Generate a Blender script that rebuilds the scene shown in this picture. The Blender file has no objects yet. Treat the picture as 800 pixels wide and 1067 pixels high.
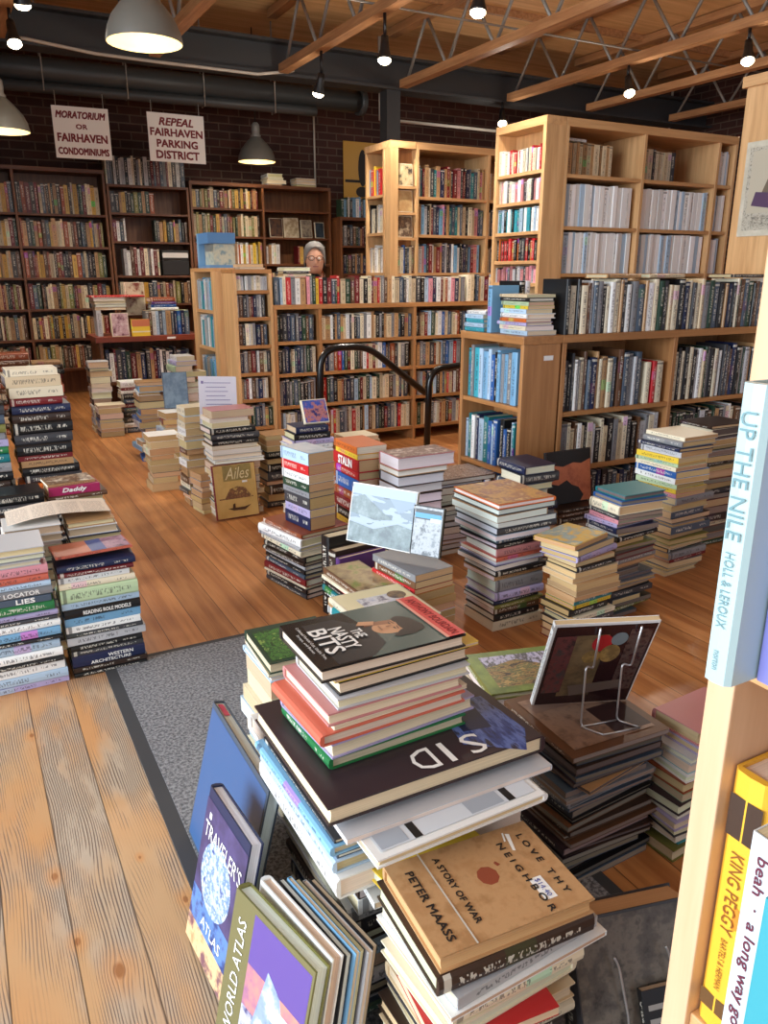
import bpy, math, random
from mathutils import Matrix, Vector
PI = math.pi
SC = bpy.context.scene
COL = SC.collection
R = random.Random(7)

def s2l(c):
    return tuple((v/12.92 if v <= .04045 else ((v+.055)/1.055)**2.4) for v in c)
def rgb(r, g, b):
    return s2l((r/255, g/255, b/255))

# ---------------------------------------------------------------- camera
PITCH, YAW, EYE = 17.1, 28.3, 1.2
cam = bpy.data.cameras.new('camera')
cam.sensor_fit = 'VERTICAL'; cam.sensor_height = 36; cam.lens = 808/1067*36
cam.clip_start = .02; cam.clip_end = 60
camo = bpy.data.objects.new('camera', cam); COL.objects.link(camo)
camo.location = (0, 0, EYE)
camo.rotation_euler = (math.radians(90-PITCH), 0, math.radians(-YAW))
SC.camera = camo
# ---------------------------------------------------------------- world, daylight, exposure
w = bpy.data.worlds.new('world'); SC.world = w; w.use_nodes = True
bg = w.node_tree.nodes['Background']
bg.inputs[0].default_value = (*rgb(222, 232, 250), 1); bg.inputs[1].default_value = .50
def area(name, loc, rot, sx, sy, power, col):
    l = bpy.data.lights.new(name, 'AREA'); l.shape = 'RECTANGLE'; l.size = sx; l.size_y = sy
    l.energy = power; l.color = col
    o = bpy.data.objects.new(name, l); COL.objects.link(o)
    o.location = loc; o.rotation_euler = [math.radians(a) for a in rot]
    return o
# shop window daylight from the side, and from the shop front behind the camera
area('window_daylight_side', (-4.4, 1.4, 1.9), (0, -80, 0), 3.0, 5.0, 400, (.82, .91, 1.0))
area('window_daylight_front', (.2, -2.6, 2.0), (72, 0, 0), 4.0, 2.2, 16, (.86, .93, 1.0))
SC.view_settings.view_transform = 'Standard'
SC.view_settings.look = 'None'
SC.view_settings.exposure = .62
SC.view_settings.gamma = 1
SC.view_settings.use_curve_mapping = False

# ---------------------------------------------------------------- materials
def new_mat(name):
    m = bpy.data.materials.new(name); m.use_nodes = True
    nt = m.node_tree; b = nt.nodes['Principled BSDF']
    return m, nt, b
def plain(name, col, rough=.5, metal=0, emit=0, emitcol=None, noise=0, nscale=12, stretch=(1, 1, 1)):
    m, nt, b = new_mat(name)
    b.inputs['Base Color'].default_value = (*col, 1)
    b.inputs['Roughness'].default_value = rough; b.inputs['Metallic'].default_value = metal
    if emit:
        b.inputs['Emission Color'].default_value = (*(emitcol or col), 1); b.inputs['Emission Strength'].default_value = emit
    if noise:
        tc = nt.nodes.new('ShaderNodeTexCoord'); mp = nt.nodes.new('ShaderNodeMapping'); mp.inputs['Scale'].default_value = stretch
        n = nt.nodes.new('ShaderNodeTexNoise'); n.inputs['Scale'].default_value = nscale; n.inputs['Detail'].default_value = 4
        mx = nt.nodes.new('ShaderNodeMix'); mx.data_type = 'RGBA'
        mx.inputs[6].default_value = (*[c*(1-noise) for c in col], 1); mx.inputs[7].default_value = (*[min(1, c*(1+noise)) for c in col], 1)
        nt.links.new(tc.outputs['Object'], mp.inputs[0]); nt.links.new(mp.outputs[0], n.inputs['Vector'])
        nt.links.new(n.outputs['Fac'], mx.inputs[0]); nt.links.new(mx.outputs[2], b.inputs['Base Color'])
    return m
class NG:
    """small wrapper for node graphs"""
    def __init__(s, nt): s.nt = nt
    def n(s, t, **k):
        x = s.nt.nodes.new('ShaderNode'+t)
        for a, v in k.items(): setattr(x, a, v)
        return x
    def l(s, a, b): s.nt.links.new(a, b)
    def m(s, op, a, b=None, c=None):
        x = s.n('Math', operation=op)
        for i, v in enumerate((a, b, c)):
            if v is None: continue
            if isinstance(v, (int, float)): x.inputs[i].default_value = v
            else: s.l(v, x.inputs[i])
        return x.outputs[0]
    def sm(s, v, lo, hi):
        x = s.n('MapRange', interpolation_type='SMOOTHSTEP')
        s.l(v, x.inputs[0]); x.inputs[1].default_value = lo; x.inputs[2].default_value = hi
        return x.outputs[0]
    def mix(s, f, a, b):
        x = s.n('Mix', data_type='RGBA')
        for i, v in ((0, f), (6, a), (7, b)):
            if isinstance(v, tuple): x.inputs[i].default_value = (*v, 1) if len(v) == 3 else v
            elif isinstance(v, (int, float)): x.inputs[i].default_value = v
            else: s.l(v, x.inputs[i])
        return x.outputs[2]
    def xyz(s, x, y, z):
        c = s.n('CombineXYZ')
        for i, v in enumerate((x, y, z)):
            if isinstance(v, (int, float)): c.inputs[i].default_value = v
            else: s.l(v, c.inputs[i])
        return c.outputs[0]
    def noise(s, vec, scale=5, detail=2, dims='3D', rough=.5):
        x = s.n('TexNoise', noise_dimensions=dims); x.inputs['Scale'].default_value = scale; x.inputs['Detail'].default_value = detail
        x.inputs['Roughness'].default_value = rough
        s.l(vec, x.inputs['Vector']); return x.outputs['Fac']

def mat_cover():
    """printed cover: colour from the mesh attribute, title marks along the spine"""
    m, nt, b = new_mat('book_cover'); g = NG(nt)
    at = g.n('Attribute', attribute_name='col'); uv = g.n('UVMap', uv_map='spine')
    sx = g.n('SeparateXYZ'); g.l(uv.outputs[0], sx.inputs[0]); u, v = sx.outputs[0], sx.outputs[1]
    seed = at.outputs['Alpha']
    s100 = g.m('MULTIPLY', seed, 97.3)
    def band(x, a, c): return g.m('MULTIPLY', g.m('GREATER_THAN', x, a), g.m('LESS_THAN', x, c))
    on = g.m('MULTIPLY', g.m('GREATER_THAN', u, -.5), g.m('GREATER_THAN', v, -.5))
    ltr = g.noise(g.xyz(g.m('MULTIPLY_ADD', u, 58, s100), g.m('MULTIPLY_ADD', v, 2.4, s100), 0), 1, 1.0)
    end = g.m('MULTIPLY_ADD', seed, .35, .5)
    title = g.m('MULTIPLY', g.m('MULTIPLY', g.m('GREATER_THAN', u, .12), g.m('LESS_THAN', u, end)), band(v, .30, .72))
    auth = g.m('MULTIPLY', band(u, .72, .9), band(v, .38, .66))
    marks = g.m('MULTIPLY', g.m('MAXIMUM', title, auth), g.m('GREATER_THAN', ltr, .52))
    h2 = g.m('FRACT', g.m('MULTIPLY', seed, 13.7))
    stripe = g.m('MULTIPLY', band(u, .03, .075), g.m('GREATER_THAN', h2, .6))
    panel = g.m('MULTIPLY', band(u, g.m('MULTIPLY', h2, .55), g.m('MULTIPLY_ADD', h2, .55, .2)), g.m('GREATER_THAN', g.m('FRACT', g.m('MULTIPLY', seed, 31.1)), .68))
    sep = g.n('SeparateColor'); g.l(at.outputs['Color'], sep.inputs[0])
    lum = g.m('ADD', g.m('MULTIPLY', sep.outputs[0], .3), g.m('ADD', g.m('MULTIPLY', sep.outputs[1], .6), g.m('MULTIPLY', sep.outputs[2], .1)))
    ink = g.mix(g.m('GREATER_THAN', lum, .22), rgb(238, 232, 215), rgb(38, 34, 44))
    hsv = g.n('HueSaturation'); g.l(at.outputs['Color'], hsv.inputs['Color'])
    g.l(g.m('MULTIPLY_ADD', h2, .5, .25), hsv.inputs['Hue']); hsv.inputs['Value'].default_value = 1.0; hsv.inputs['Saturation'].default_value = .9
    c1 = g.mix(g.m('MULTIPLY', panel, on), at.outputs['Color'], hsv.outputs[0])
    c2 = g.mix(g.m('MULTIPLY', g.m('MULTIPLY', g.m('MAXIMUM', marks, stripe), on), .62), c1, ink)
    g.l(c2, b.inputs['Base Color']); b.inputs['Roughness'].default_value = .38
    return m
def mat_paper():
    m, nt, b = new_mat('book_pages'); g = NG(nt)
    at = g.n('Attribute', attribute_name='col'); tc = g.n('TexCoord'); sx = g.n('SeparateXYZ'); g.l(tc.outputs['Object'], sx.inputs[0])
    ln = g.noise(g.xyz(g.m('MULTIPLY', sx.outputs[0], 6), g.m('MULTIPLY', sx.outputs[1], 6), g.m('MULTIPLY', sx.outputs[2], 900)), 1, 2)
    f = g.m('MULTIPLY_ADD', ln, .5, .7)
    x = g.n('Mix', data_type='RGBA', blend_type='MULTIPLY'); x.inputs[0].default_value = 1
    g.l(at.outputs['Color'], x.inputs[6]); cc = g.n('CombineColor'); [g.l(f, cc.inputs[i]) for i in range(3)]; g.l(cc.outputs[0], x.inputs[7])
    g.l(x.outputs[2], b.inputs['Base Color']); b.inputs['Roughness'].default_value = .9
    return m
M_COVER = mat_cover(); M_PAPER = mat_paper()

def mat_wood(name, c1, c2, axis='z', scale=1., rough=.45):
    m, nt, b = new_mat(name); g = NG(nt)
    tc = g.n('TexCoord'); mp = g.n('Mapping'); st = {'x': (.6, 9, 9), 'y': (9, .6, 9), 'z': (9, 9, .6)}[axis]
    mp.inputs['Scale'].default_value = [v*scale for v in st]; g.l(tc.outputs['Object'], mp.inputs[0])
    n = g.noise(mp.outputs[0], 3.2, 5, rough=.62)
    g.l(g.mix(g.sm(n, .3, .72), c1, c2), b.inputs['Base Color']); b.inputs['Roughness'].default_value = rough
    return m
M_MAPLE = mat_wood('maple_upright', rgb(196, 150, 100), rgb(222, 178, 126))
M_MAPLEX = mat_wood('maple_board', rgb(190, 142, 92), rgb(216, 170, 118), 'x')
M_OAK = mat_wood('oak_upright', rgb(158, 108, 64), rgb(182, 130, 82))
M_OAKX = mat_wood('oak_board', rgb(158, 108, 62), rgb(186, 132, 80), 'x')
M_OAKY = mat_wood('oak_board_along', rgb(158, 108, 62), rgb(186, 132, 80), 'y')
M_MAPLEY = mat_wood('maple_board_along', rgb(190, 142, 92), rgb(216, 170, 118), 'y')
M_BROWN = mat_wood('brown_upright', rgb(98, 58, 32), rgb(132, 84, 48))
M_BROWNX = mat_wood('brown_board', rgb(88, 50, 28), rgb(122, 74, 42), 'x')
M_RED = mat_wood('red_brown_board', rgb(112, 48, 32), rgb(138, 62, 40), 'x')
M_FIR = mat_wood('fir_chord', rgb(160, 114, 76), rgb(194, 148, 104), 'y', 1.2)
M_DECK = mat_wood('plywood_deck', rgb(204, 162, 110), rgb(230, 190, 138), 'x', .6, .7)
M_STEEL = plain('painted_steel', rgb(58, 60, 62), .5)
M_PIPE = plain('painted_pipe', rgb(66, 68, 68), .45)
M_GALV = plain('galvanised_tube', rgb(150, 148, 142), .45, .3)
M_COND = plain('conduit_white', rgb(196, 190, 178), .5)
M_BLACK = plain('black_enamel', rgb(22, 22, 24), .35)
M_TUBE = plain('black_rail_paint', rgb(14, 14, 16), .28)
M_CHROME = plain('chrome_wire', rgb(205, 205, 205), .3, .85)
M_SHADE = plain('enamel_shade', rgb(112, 110, 102), .45)
M_SHADEIN = plain('enamel_shade_inside', rgb(240, 222, 170), .5)
M_BULB = plain('lit_bulb', (1, .85, .62), .4, 0, 9, (1, .82, .55))
M_BULBW = plain('lit_bulb_soft', (1, .9, .7), .4, 0, 2.5, (1, .84, .55))
M_WHITE = plain('white_card', rgb(232, 230, 226), .7)
M_SIGN = plain('sign_board', rgb(244, 240, 234), .6, noise=.03, nscale=3)
M_INKRED = plain('dark_red_ink', rgb(120, 24, 30), .6)
M_INK = plain('black_ink', rgb(26, 22, 22), .6)
M_INKW = plain('white_ink', rgb(240, 238, 232), .5)
M_INKGREY = plain('grey_ink', rgb(110, 150, 160), .5)
M_INKGOLD = plain('gold_ink', rgb(176, 128, 40), .4)
def flat(name, r, g, b, rough=.4): return plain(name, rgb(r, g, b), rough)
def mat_art(name, cols, scale=9, rough=.35, stretch=(1, 1, 1), seed=0.):
    """a printed picture: blotches of a few colours"""
    m, nt, b = new_mat(name); g = NG(nt)
    tc = g.n('TexCoord'); mp = g.n('Mapping'); mp.inputs['Scale'].default_value = stretch; mp.inputs['Location'].default_value = (seed, seed*1.7, seed*.6)
    g.l(tc.outputs['Object'], mp.inputs[0])
    n = g.noise(mp.outputs[0], scale, 4, rough=.65)
    cr = g.n('ValToRGB'); cr.color_ramp.interpolation = 'CONSTANT' if len(cols) > 4 else 'EASE'
    lo, hi = .33, .67
    e = cr.color_ramp.elements
    e[0].position = lo; e[0].color = (*cols[0], 1); e[1].position = hi; e[1].color = (*cols[-1], 1)
    for i, c in enumerate(cols[1:-1]):
        k = e.new(lo+(hi-lo)*(i+1)/(len(cols)-1)); k.color = (*c, 1)
    g.l(n, cr.inputs[0]); g.l(cr.outputs[0], b.inputs['Base Color']); b.inputs['Roughness'].default_value = rough
    return m

# ---------------------------------------------------------------- object helpers
def link(o, parent=None):
    COL.objects.link(o)
    if parent is not None: o.parent = parent
    return o
def tag(o, label=None, cat=None, group=None, kind=None):
    if label: o['label'] = label
    if cat: o['category'] = cat
    if group: o['group'] = group
    if kind: o['kind'] = kind
    return o
def empty(name, label, cat, loc=(0, 0, 0), rz=0, group=None):
    o = bpy.data.objects.new(name, None); o.empty_display_size = .05
    link(o); o.location = loc; o.rotation_euler = (0, 0, rz)
    return tag(o, label, cat, group)
class MB:
    """collects shapes into one mesh"""
    def __init__(s): s.v = []; s.f = []; s.mi = []; s.smooth = []; s.cur = 0; s.sm = False
    def face(s, idx): s.f.append(idx); s.mi.append(s.cur); s.smooth.append(s.sm)
    def box(s, x0, y0, z0, x1, y1, z1, M=None, bev=0):
        b = len(s.v)
        P = [Vector(p) for p in ((x0, y0, z0), (x1, y0, z0), (x1, y1, z0), (x0, y1, z0), (x0, y0, z1), (x1, y0, z1), (x1, y1, z1), (x0, y1, z1))]
        s.v += [M @ p if M else p for p in P]
        for q in ((3, 2, 1, 0), (4, 5, 6, 7), (0, 1, 5, 4), (1, 2, 6, 5), (2, 3, 7, 6), (3, 0, 4, 7)): s.face([b+i for i in q])
        return s
    def prism(s, pts, a, b_, axis=2, M=None):
        """polygon pts (2D) extruded from a to b_ along axis"""
        n = len(pts); b = len(s.v)
        for h in (a, b_):
            for p in pts:
                q = {2: (p[0], p[1], h), 1: (p[0], h, p[1]), 0: (h, p[0], p[1])}[axis]
                s.v.append(M @ Vector(q) if M else Vector(q))
        s.face([b+n-1-i for i in range(n)]); s.face([b+n+i for i in range(n)])
        for i in range(n): s.face([b+i, b+(i+1) % n, b+n+(i+1) % n, b+n+i])
        return s
    def tube(s, path, r, n=10, caps=True):
        P = [Vector(p) for p in path]; b = len(s.v); rr = r if isinstance(r, (list, tuple)) else [r]*len(P)
        prev = None
        for i, p in enumerate(P):
            t = (P[min(i+1, len(P)-1)]-P[max(i-1, 0)]).normalized()
            if prev is None:
                a = t.cross(Vector((0, 0, 1)));
                if a.length < 1e-3: a = t.cross(Vector((1, 0, 0)))
                a.normalize()
            else:
                a = (prev - t*prev.dot(t)).normalized()
            prev = a; c = t.cross(a)
            for k in range(n):
                an = 2*PI*k/n; s.v.append(p+(a*math.cos(an)+c*math.sin(an))*rr[i])
        sm, s.sm = s.sm, True
        for i in range(len(P)-1):
            for k in range(n):
                s.face([b+i*n+k, b+i*n+(k+1) % n, b+(i+1)*n+(k+1) % n, b+(i+1)*n+k])
        s.sm = sm
        if caps:
            s.face([b+n-1-k for k in range(n)]); s.face([b+(len(P)-1)*n+k for k in range(n)])
        return s
    def lathe(s, prof, loc=(0, 0, 0), n=24, M=None):
        b = len(s.v); L = Vector(loc)
        for r, z in prof:
            for k in range(n):
                a = 2*PI*k/n; q = Vector((r*math.cos(a), r*math.sin(a), z)); s.v.append((M @ q if M else q)+L)
        sm, s.sm = s.sm, True
        for i in range(len(prof)-1):
            for k in range(n): s.face([b+i*n+k, b+i*n+(k+1) % n, b+(i+1)*n+(k+1) % n, b+(i+1)*n+k])
        s.sm = sm
        return s
    def build(s, name, mats, parent=None, loc=None, bevel=0):
        me = bpy.data.meshes.new(name); me.from_pydata([tuple(v) for v in s.v], [], s.f)
        for m in (mats if isinstance(mats, (list, tuple)) else [mats]): me.materials.append(m)
        me.polygons.foreach_set('material_index', s.mi); me.polygons.foreach_set('use_smooth', s.smooth)
        me.update()
        o = bpy.data.objects.new(name, me); link(o, parent)
        if loc: o.location = loc
        if bevel:
            b = o.modifiers.new('edge', 'BEVEL'); b.width = bevel; b.segments = 2; b.limit_method = 'ANGLE'
        return o
def patch(name, polys, mats, parent, o, r, u, eps=.0005):
    """thin printed shapes lying on a surface: polys = list of (points, material index)"""
    o, r, u = Vector(o), Vector(r).normalized(), Vector(u).normalized(); n = r.cross(u).normalized()
    V, F, MI = [], [], []
    for k, (pts, mi) in enumerate(polys):
        b = len(V); V += [tuple(o+r*p[0]+u*p[1]+n*(eps+k*.00012)) for p in pts]; F.append(list(range(b, b+len(pts)))); MI.append(mi)
    me = bpy.data.meshes.new(name); me.from_pydata(V, [], F)
    for m in (mats if isinstance(mats, (list, tuple)) else [mats]): me.materials.append(m)
    me.polygons.foreach_set('material_index', MI); me.update()
    ob = bpy.data.objects.new(name, me); return link(ob, parent)
def rect(x0, y0, x1, y1): return [(x0, y0), (x1, y0), (x1, y1), (x0, y1)]
def ell(cx, cy, rx, ry, n=20, a0=0): return [(cx+rx*math.cos(a0+2*PI*i/n), cy+ry*math.sin(a0+2*PI*i/n)) for i in range(n)]
def text(name, body, w, h, mat, parent, o, r, u, eps=.001, shear=0, bold=.0, align='c'):
    """lettering fitted to a w x h box centred on o"""
    c = bpy.data.curves.new('lettering', 'FONT'); c.body = body; c.resolution_u = 2; c.shear = shear
    c.align_x = 'CENTER'
    t = bpy.data.objects.new('lettering', c)
    me = bpy.data.meshes.new_from_object(t)
    bpy.data.objects.remove(t); bpy.data.curves.remove(c)
    xs = [v.co.x for v in me.vertices]; ys = [v.co.y for v in me.vertices]
    if not xs: return None
    x0, x1, y0, y1 = min(xs), max(xs), min(ys), max(ys)
    o, r, u = Vector(o), Vector(r).normalized(), Vector(u).normalized(); n = r.cross(u).normalized()
    base = [(((v.co.x-x0)/(x1-x0)-.5)*w, ((v.co.y-y0)/(y1-y0)-.5)*h) for v in me.vertices]; faces = [list(p.vertices) for p in me.polygons]
    bpy.data.meshes.remove(me); V, F = [], []
    for k, (da, db) in enumerate(((0, 0),) if not bold else ((-bold, -bold), (bold, -bold), (-bold, bold), (bold, bold))):
        q = len(V); V += [tuple(o+r*(a+da*h)+u*(b+db*h)+n*(eps+k*.00004)) for a, b in base]; F += [[q+i for i in f] for f in faces]
    me = bpy.data.meshes.new(name); me.from_pydata(V, [], F)
    me.materials.clear(); me.materials.append(mat); me.name = name
    for p in me.polygons: p.material_index = 0
    ob = bpy.data.objects.new(name, me); return link(ob, parent)

# ---------------------------------------------------------------- books
PAL = {
 'white': (236, 236, 232), 'cream': (224, 212, 184), 'pale blue': (176, 200, 220), 'light blue': (120, 170, 205), 'blue': (40, 92, 160), 'navy': (28, 38, 72),
 'teal': (32, 118, 124), 'turquoise': (60, 160, 175), 'green': (38, 120, 66), 'dark green': (34, 62, 46), 'olive': (122, 120, 60), 'pale green': (180, 200, 160), 'yellow': (226, 192, 60),
 'orange': (206, 106, 44), 'red': (184, 36, 40), 'dark red': (112, 28, 32), 'salmon': (206, 104, 82), 'pink': (222, 150, 160), 'magenta': (176, 40, 96), 'purple': (92, 58, 118),
 'lavender': (176, 166, 204), 'black': (22, 22, 24), 'charcoal': (58, 58, 62), 'grey': (132, 132, 134), 'pale grey': (188, 188, 190), 'slate': (72, 86, 102),
 'brown': (98, 66, 44), 'dark brown': (54, 38, 30), 'tan': (182, 142, 98), 'beige': (206, 186, 152), 'rust': (150, 74, 40), 'mustard': (190, 146, 50), 'gold': (204, 166, 84), 'rose': (196, 130, 130), 'plum': (50, 36, 42),
}
PAGES = [(232, 220, 192), (222, 204, 168), (208, 184, 144), (234, 226, 206), (216, 196, 158)]
TANP = [(202, 166, 118), (190, 154, 108), (212, 180, 134)]
GREYP = [(120, 106, 94), (146, 130, 116), (98, 88, 80), (132, 118, 104)]
WHITEP = [(240, 238, 232), (232, 232, 230)]
def ordinal(n):
    w = 'zeroth first second third fourth fifth sixth seventh eighth ninth tenth eleventh twelfth'.split()
    if n <= 12: return w[n]
    return f"{n}{'th' if 10 < n % 100 < 20 else {1:'st',2:'nd',3:'rd'}.get(n % 10, 'th')}"
def set_attr(me, rgba, uvs=None):
    a = me.attributes.new('col', 'FLOAT_COLOR', 'CORNER')
    n = len(me.loops); a.data.foreach_set('color', list(rgba)*n)
    l = me.uv_layers.new(name='spine'); l.data.foreach_set('uv', uvs if uvs else [-1.]*(2*n))
def cover_geo(L, W, T, hard):
    """profile in x,z: spine at x=0, opening towards +x, extruded along y"""
    t = min(.0028, T*.2) if hard else min(.0012, T*.2)
    if hard: pts = [(W, 0), (0.002, 0), (-.0025, T*.14), (-.004, T*.5), (-.0025, T*.86), (0.002, T), (W, T), (W, T-t), (.004, T-t), (.004, t), (W, t)]; sp = (1, 2, 3, 4)
    else: pts = [(W, 0), (0.0005, 0), (0, T*.06), (0, T*.94), (0.0005, T), (W, T), (W, T-t), (.0015, T-t), (.0015, t), (W, t)]; sp = (1, 2, 3)
    n = len(pts)
    V = [(x, y, z) for y in (0, L) for x, z in pts]
    F, UV = [], []
    def add(f, uv=None):
        F.append(f); UV.extend(uv if uv else [-1.]*(2*len(f)))
    for i in range(n):
        j = (i+1) % n
        f = [i, j, n+j, n+i]
        # faces wind so that the outside shows
        if i in sp:
            v0, v1 = pts[i][1]/T, pts[j][1]/T
            add([i, n+i, n+j, j], [1, v0, 0, v0, 0, v1, 1, v1])
        else: add([i, n+i, n+j, j])
    # end caps as quads strips
    def cap(b, flip):
        k = n
        a = list(range(n))
        half = len(sp)+1
        # bottom board, spine, top board
        if hard:
            qs = [[0, 1, 9, 10], [1, 2, 8, 9] if False else [1, 2, 3, 4, 5, 8, 9], [5, 6, 7, 8]]
        else:
            qs = [[0, 1, 8, 9], [1, 2, 3, 4, 7, 8], [4, 5, 6, 7]]
        for q in qs:
            f = [b+i for i in q]; add(f[::-1] if flip else f)
    cap(0, False); cap(n, True)
    return V, F, UV
def page_geo(L, W, T, hard):
    i = .0035 if hard else .0006; t = min(.0028, T*.2) if hard else min(.0012, T*.2)
    x0 = .003; x1 = W-i; y0, y1 = i, L-i
    c = min(.003, T*.12) if hard else 0
    prof = [(x0, t), (x1, t), (x1-c*.75, t+(T-2*t)*.25), (x1-c, T/2), (x1-c*.75, T-t-(T-2*t)*.25), (x1, T-t), (x0, T-t)] if c else [(x0, t), (x1, t), (x1, T-t), (x0, T-t)]
    n = len(prof)
    V = [(x, y, z) for y in (y0, y1) for x, z in prof]
    F = [[k, k+n, (k+1) % n+n, (k+1) % n] for k in range(n)]
    F += [list(range(n)), [n+k for k in range(n)][::-1]]
    return V, F
def pm(name, V, F, mats, rgba, uv=None, mi=None):
    me = bpy.data.meshes.new(name); me.from_pydata(V, [], F)
    for m in mats: me.materials.append(m)
    if mi: me.polygons.foreach_set('material_index', mi)
    set_attr(me, rgba, uv); me.update()
    return me
KIND = {'h': ('hardcover_book', True), 'p': ('paperback_book', False), 'm': ('magazine', False), 'j': ('journal', False), 'n': ('ring_binder', True)}
COUNT = {}
def book(kind, colour, L, W, T, M, label, group=None, parts=True, page=None, cat=None, name=None):
    nm, hard = KIND[kind]; nm = name or nm
    COUNT[nm] = COUNT.get(nm, 0)+1
    base = PAL[colour] if isinstance(colour, str) else colour
    v = R.uniform(.93, 1.06); c = s2l(tuple(min(1, x/255*v) for x in base)); rgba = (*c, R.random())
    pg = s2l(tuple(x/255*R.uniform(.94, 1.03) if True else x for x in (page or R.choice(PAGES)))); pg = tuple(min(1, x) for x in pg)
    V, F, UV = cover_geo(L, W, T, hard); PV, PF = page_geo(L, W, T, hard)
    cat = cat or ('magazine' if kind == 'm' else 'journal' if kind == 'j' else 'binder' if kind == 'n' else 'book')
    if parts:
        o = empty(nm, label, cat, group=group); o.matrix_world = M
        cv = bpy.data.objects.new('cover', pm('cover', V, F, [M_COVER], rgba, UV)); link(cv, o)
        p = bpy.data.objects.new('page_block', pm('page_block', PV, PF, [M_PAPER], (*pg, 1))); link(p, o)
    else:
        b = len(V)
        me = bpy.data.meshes.new(nm); me.from_pydata(V+PV, [], F+[[i+b for i in f] for f in PF])
        me.materials.append(M_COVER); me.materials.append(M_PAPER)
        me.polygons.foreach_set('material_index', [0]*len(F)+[1]*len(PF))
        nc = sum(len(f) for f in F); npg = sum(len(f) for f in PF)
        a = me.attributes.new('col', 'FLOAT_COLOR', 'CORNER'); a.data.foreach_set('color', list(rgba)*nc+[*pg, 1]*npg)
        l = me.uv_layers.new(name='spine'); l.data.foreach_set('uv', list(UV)+[-1.]*(2*npg)); me.update()
        o = bpy.data.objects.new(nm, me); link(o); o.matrix_world = M; tag(o, label, cat, group)
    return o
ROT = {'W': 0, 'S': 90, 'E': 180, 'N': -90}
def flat_matrix(face, L, W, x, y, z, rz=0):
    """book lying flat, spine towards face, footprint's lowest corner at x,y"""
    Rm = Matrix.Rotation(math.radians(ROT[face]), 4, 'Z')
    P = [Rm @ Vector(p) for p in ((0, 0, 0), (W, 0, 0), (W, L, 0), (0, L, 0))]
    mx = min(p.x for p in P); my = min(p.y for p in P)
    return Matrix.Translation((x, y, z)) @ Matrix.Rotation(math.radians(rz), 4, 'Z') @ Matrix.Translation((-mx, -my, 0)) @ Rm
KW = {'h': 'hardback', 'p': 'paperback', 'm': 'magazine', 'j': 'journal', 'n': 'binder'}
def stack(desc, x, y, z0, rows, rz=0, jit=(.008, 3), group=None, pages=None):
    """rows from top to bottom: (kind, colour, spine face, L, W, T in cm [, dx, dy, drz in cm/deg]); returns the books top first"""
    rows = list(rows); tot = sum(r[5] for r in rows)/100
    z = z0+tot+.0006; out = []
    Rz = Matrix.Rotation(math.radians(rz), 3, 'Z')
    n = len(rows)
    for i, r in enumerate(rows):
        k, c, f, L, W, T = r[:6]; dx, dy, dr = (list(r[6:])+[0, 0, 0])[:3] if len(r) > 6 else (0, 0, 0)
        z -= T/100
        fixed = len(r) > 6
        jx = dx/100 if fixed else R.uniform(-jit[0], jit[0]); jy = dy/100 if fixed else R.uniform(-jit[0], jit[0]); jr = dr if fixed else R.uniform(-jit[1], jit[1])
        off = Rz @ Vector((jx, jy, 0))
        M = flat_matrix(f, L/100, W/100, x+off.x, y+off.y, z, rz+jr)
        cn = c if isinstance(c, str) else 'pale'
        pos = 'topmost of' if i == 0 else 'lowest of' if i == n-1 else f'{ordinal(i+1)} from top of'
        if len(desc.split()) > 9: print('LONG', desc)
        o = book(k, c, L/100, W/100, T/100-.0006, M, f'{cn} {KW[k]}, {pos} {desc}', group or f'books of {desc}', page=R.choice(pages) if pages else None)
        out.append(o)
    return out
def gen(n, H, cols, faces, kinds='p', L=(18, 24), W=(12, 16)):
    """n generic rows totalling H cm"""
    cols = cols.split(',') if isinstance(cols, str) else cols
    T = [R.uniform(.6, 1.4) for _ in range(n)]; s = H/sum(T); last = None; rows = []
    for t in T:
        c = R.choice([q for q in cols if q != last] or cols); last = c
        rows.append((R.choice(kinds), c, R.choice(faces), R.uniform(*L), R.uniform(*W), t*s))
    return rows
def blank(b):
    for c in b.children:
        if c.data.uv_layers: c.data.uv_layers[0].data.foreach_set('uv', [-1.]*(2*len(c.data.loops)))
def cover_art(b, mat, W, L, T, m=.004, inset=None, face='top'):
    """picture print on the upper cover"""
    x0, y0, x1, y1 = inset or (m, m, W-m, L-m)
    return patch('cover_picture', [(rect(x0, y0, x1, y1), 0)], [mat], b, (0, 0, T), (1, 0, 0), (0, 1, 0), .0004)

# the rest of the shelf books share one mass
SV, SF, SMI, SCOL, SUV = [], [], [], [], []
def mass_book(L, W, T, M, rgba, pg):
    b = len(SV)
    P = [(0, 0, 0), (W, 0, 0), (W, L, 0), (0, L, 0), (0, 0, T), (W, 0, T), (W, L, T), (0, L, T)]
    SV.extend(tuple(M @ Vector(p)) for p in P)
    for q, mi, uv in (((3, 2, 1, 0), 0, None), ((4, 5, 6, 7), 0, None), ((0, 4, 7, 3), 0, (1, 0, 1, 1, 0, 1, 0, 0)), ((1, 2, 6, 5), 1, None), ((0, 1, 5, 4), 1, None), ((3, 7, 6, 2), 1, None)):
        SF.append([b+i for i in q]); SMI.append(mi); SCOL.extend((list(rgba) if mi == 0 else [*pg, 1])*4); SUV.extend(uv if uv else [-1.]*8)
def shelf_matrix(face, a, front, z, T, W, lean=0):
    """standing book; a = where its spine's first edge is along the shelf"""
    if face == 'S': B = Matrix(((0, 0, 1, a), (1, 0, 0, front), (0, 1, 0, z), (0, 0, 0, 1)))
    else: B = Matrix(((1, 0, 0, front), (0, 0, -1, a), (0, 1, 0, z), (0, 0, 0, 1)))
    if lean: B = B @ Matrix.Translation((0, 0, T if lean > 0 else 0)) @ Matrix.Rotation(math.radians(lean), 4, 'X') @ Matrix.Translation((0, 0, -T if lean > 0 else 0))
    return B
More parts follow.
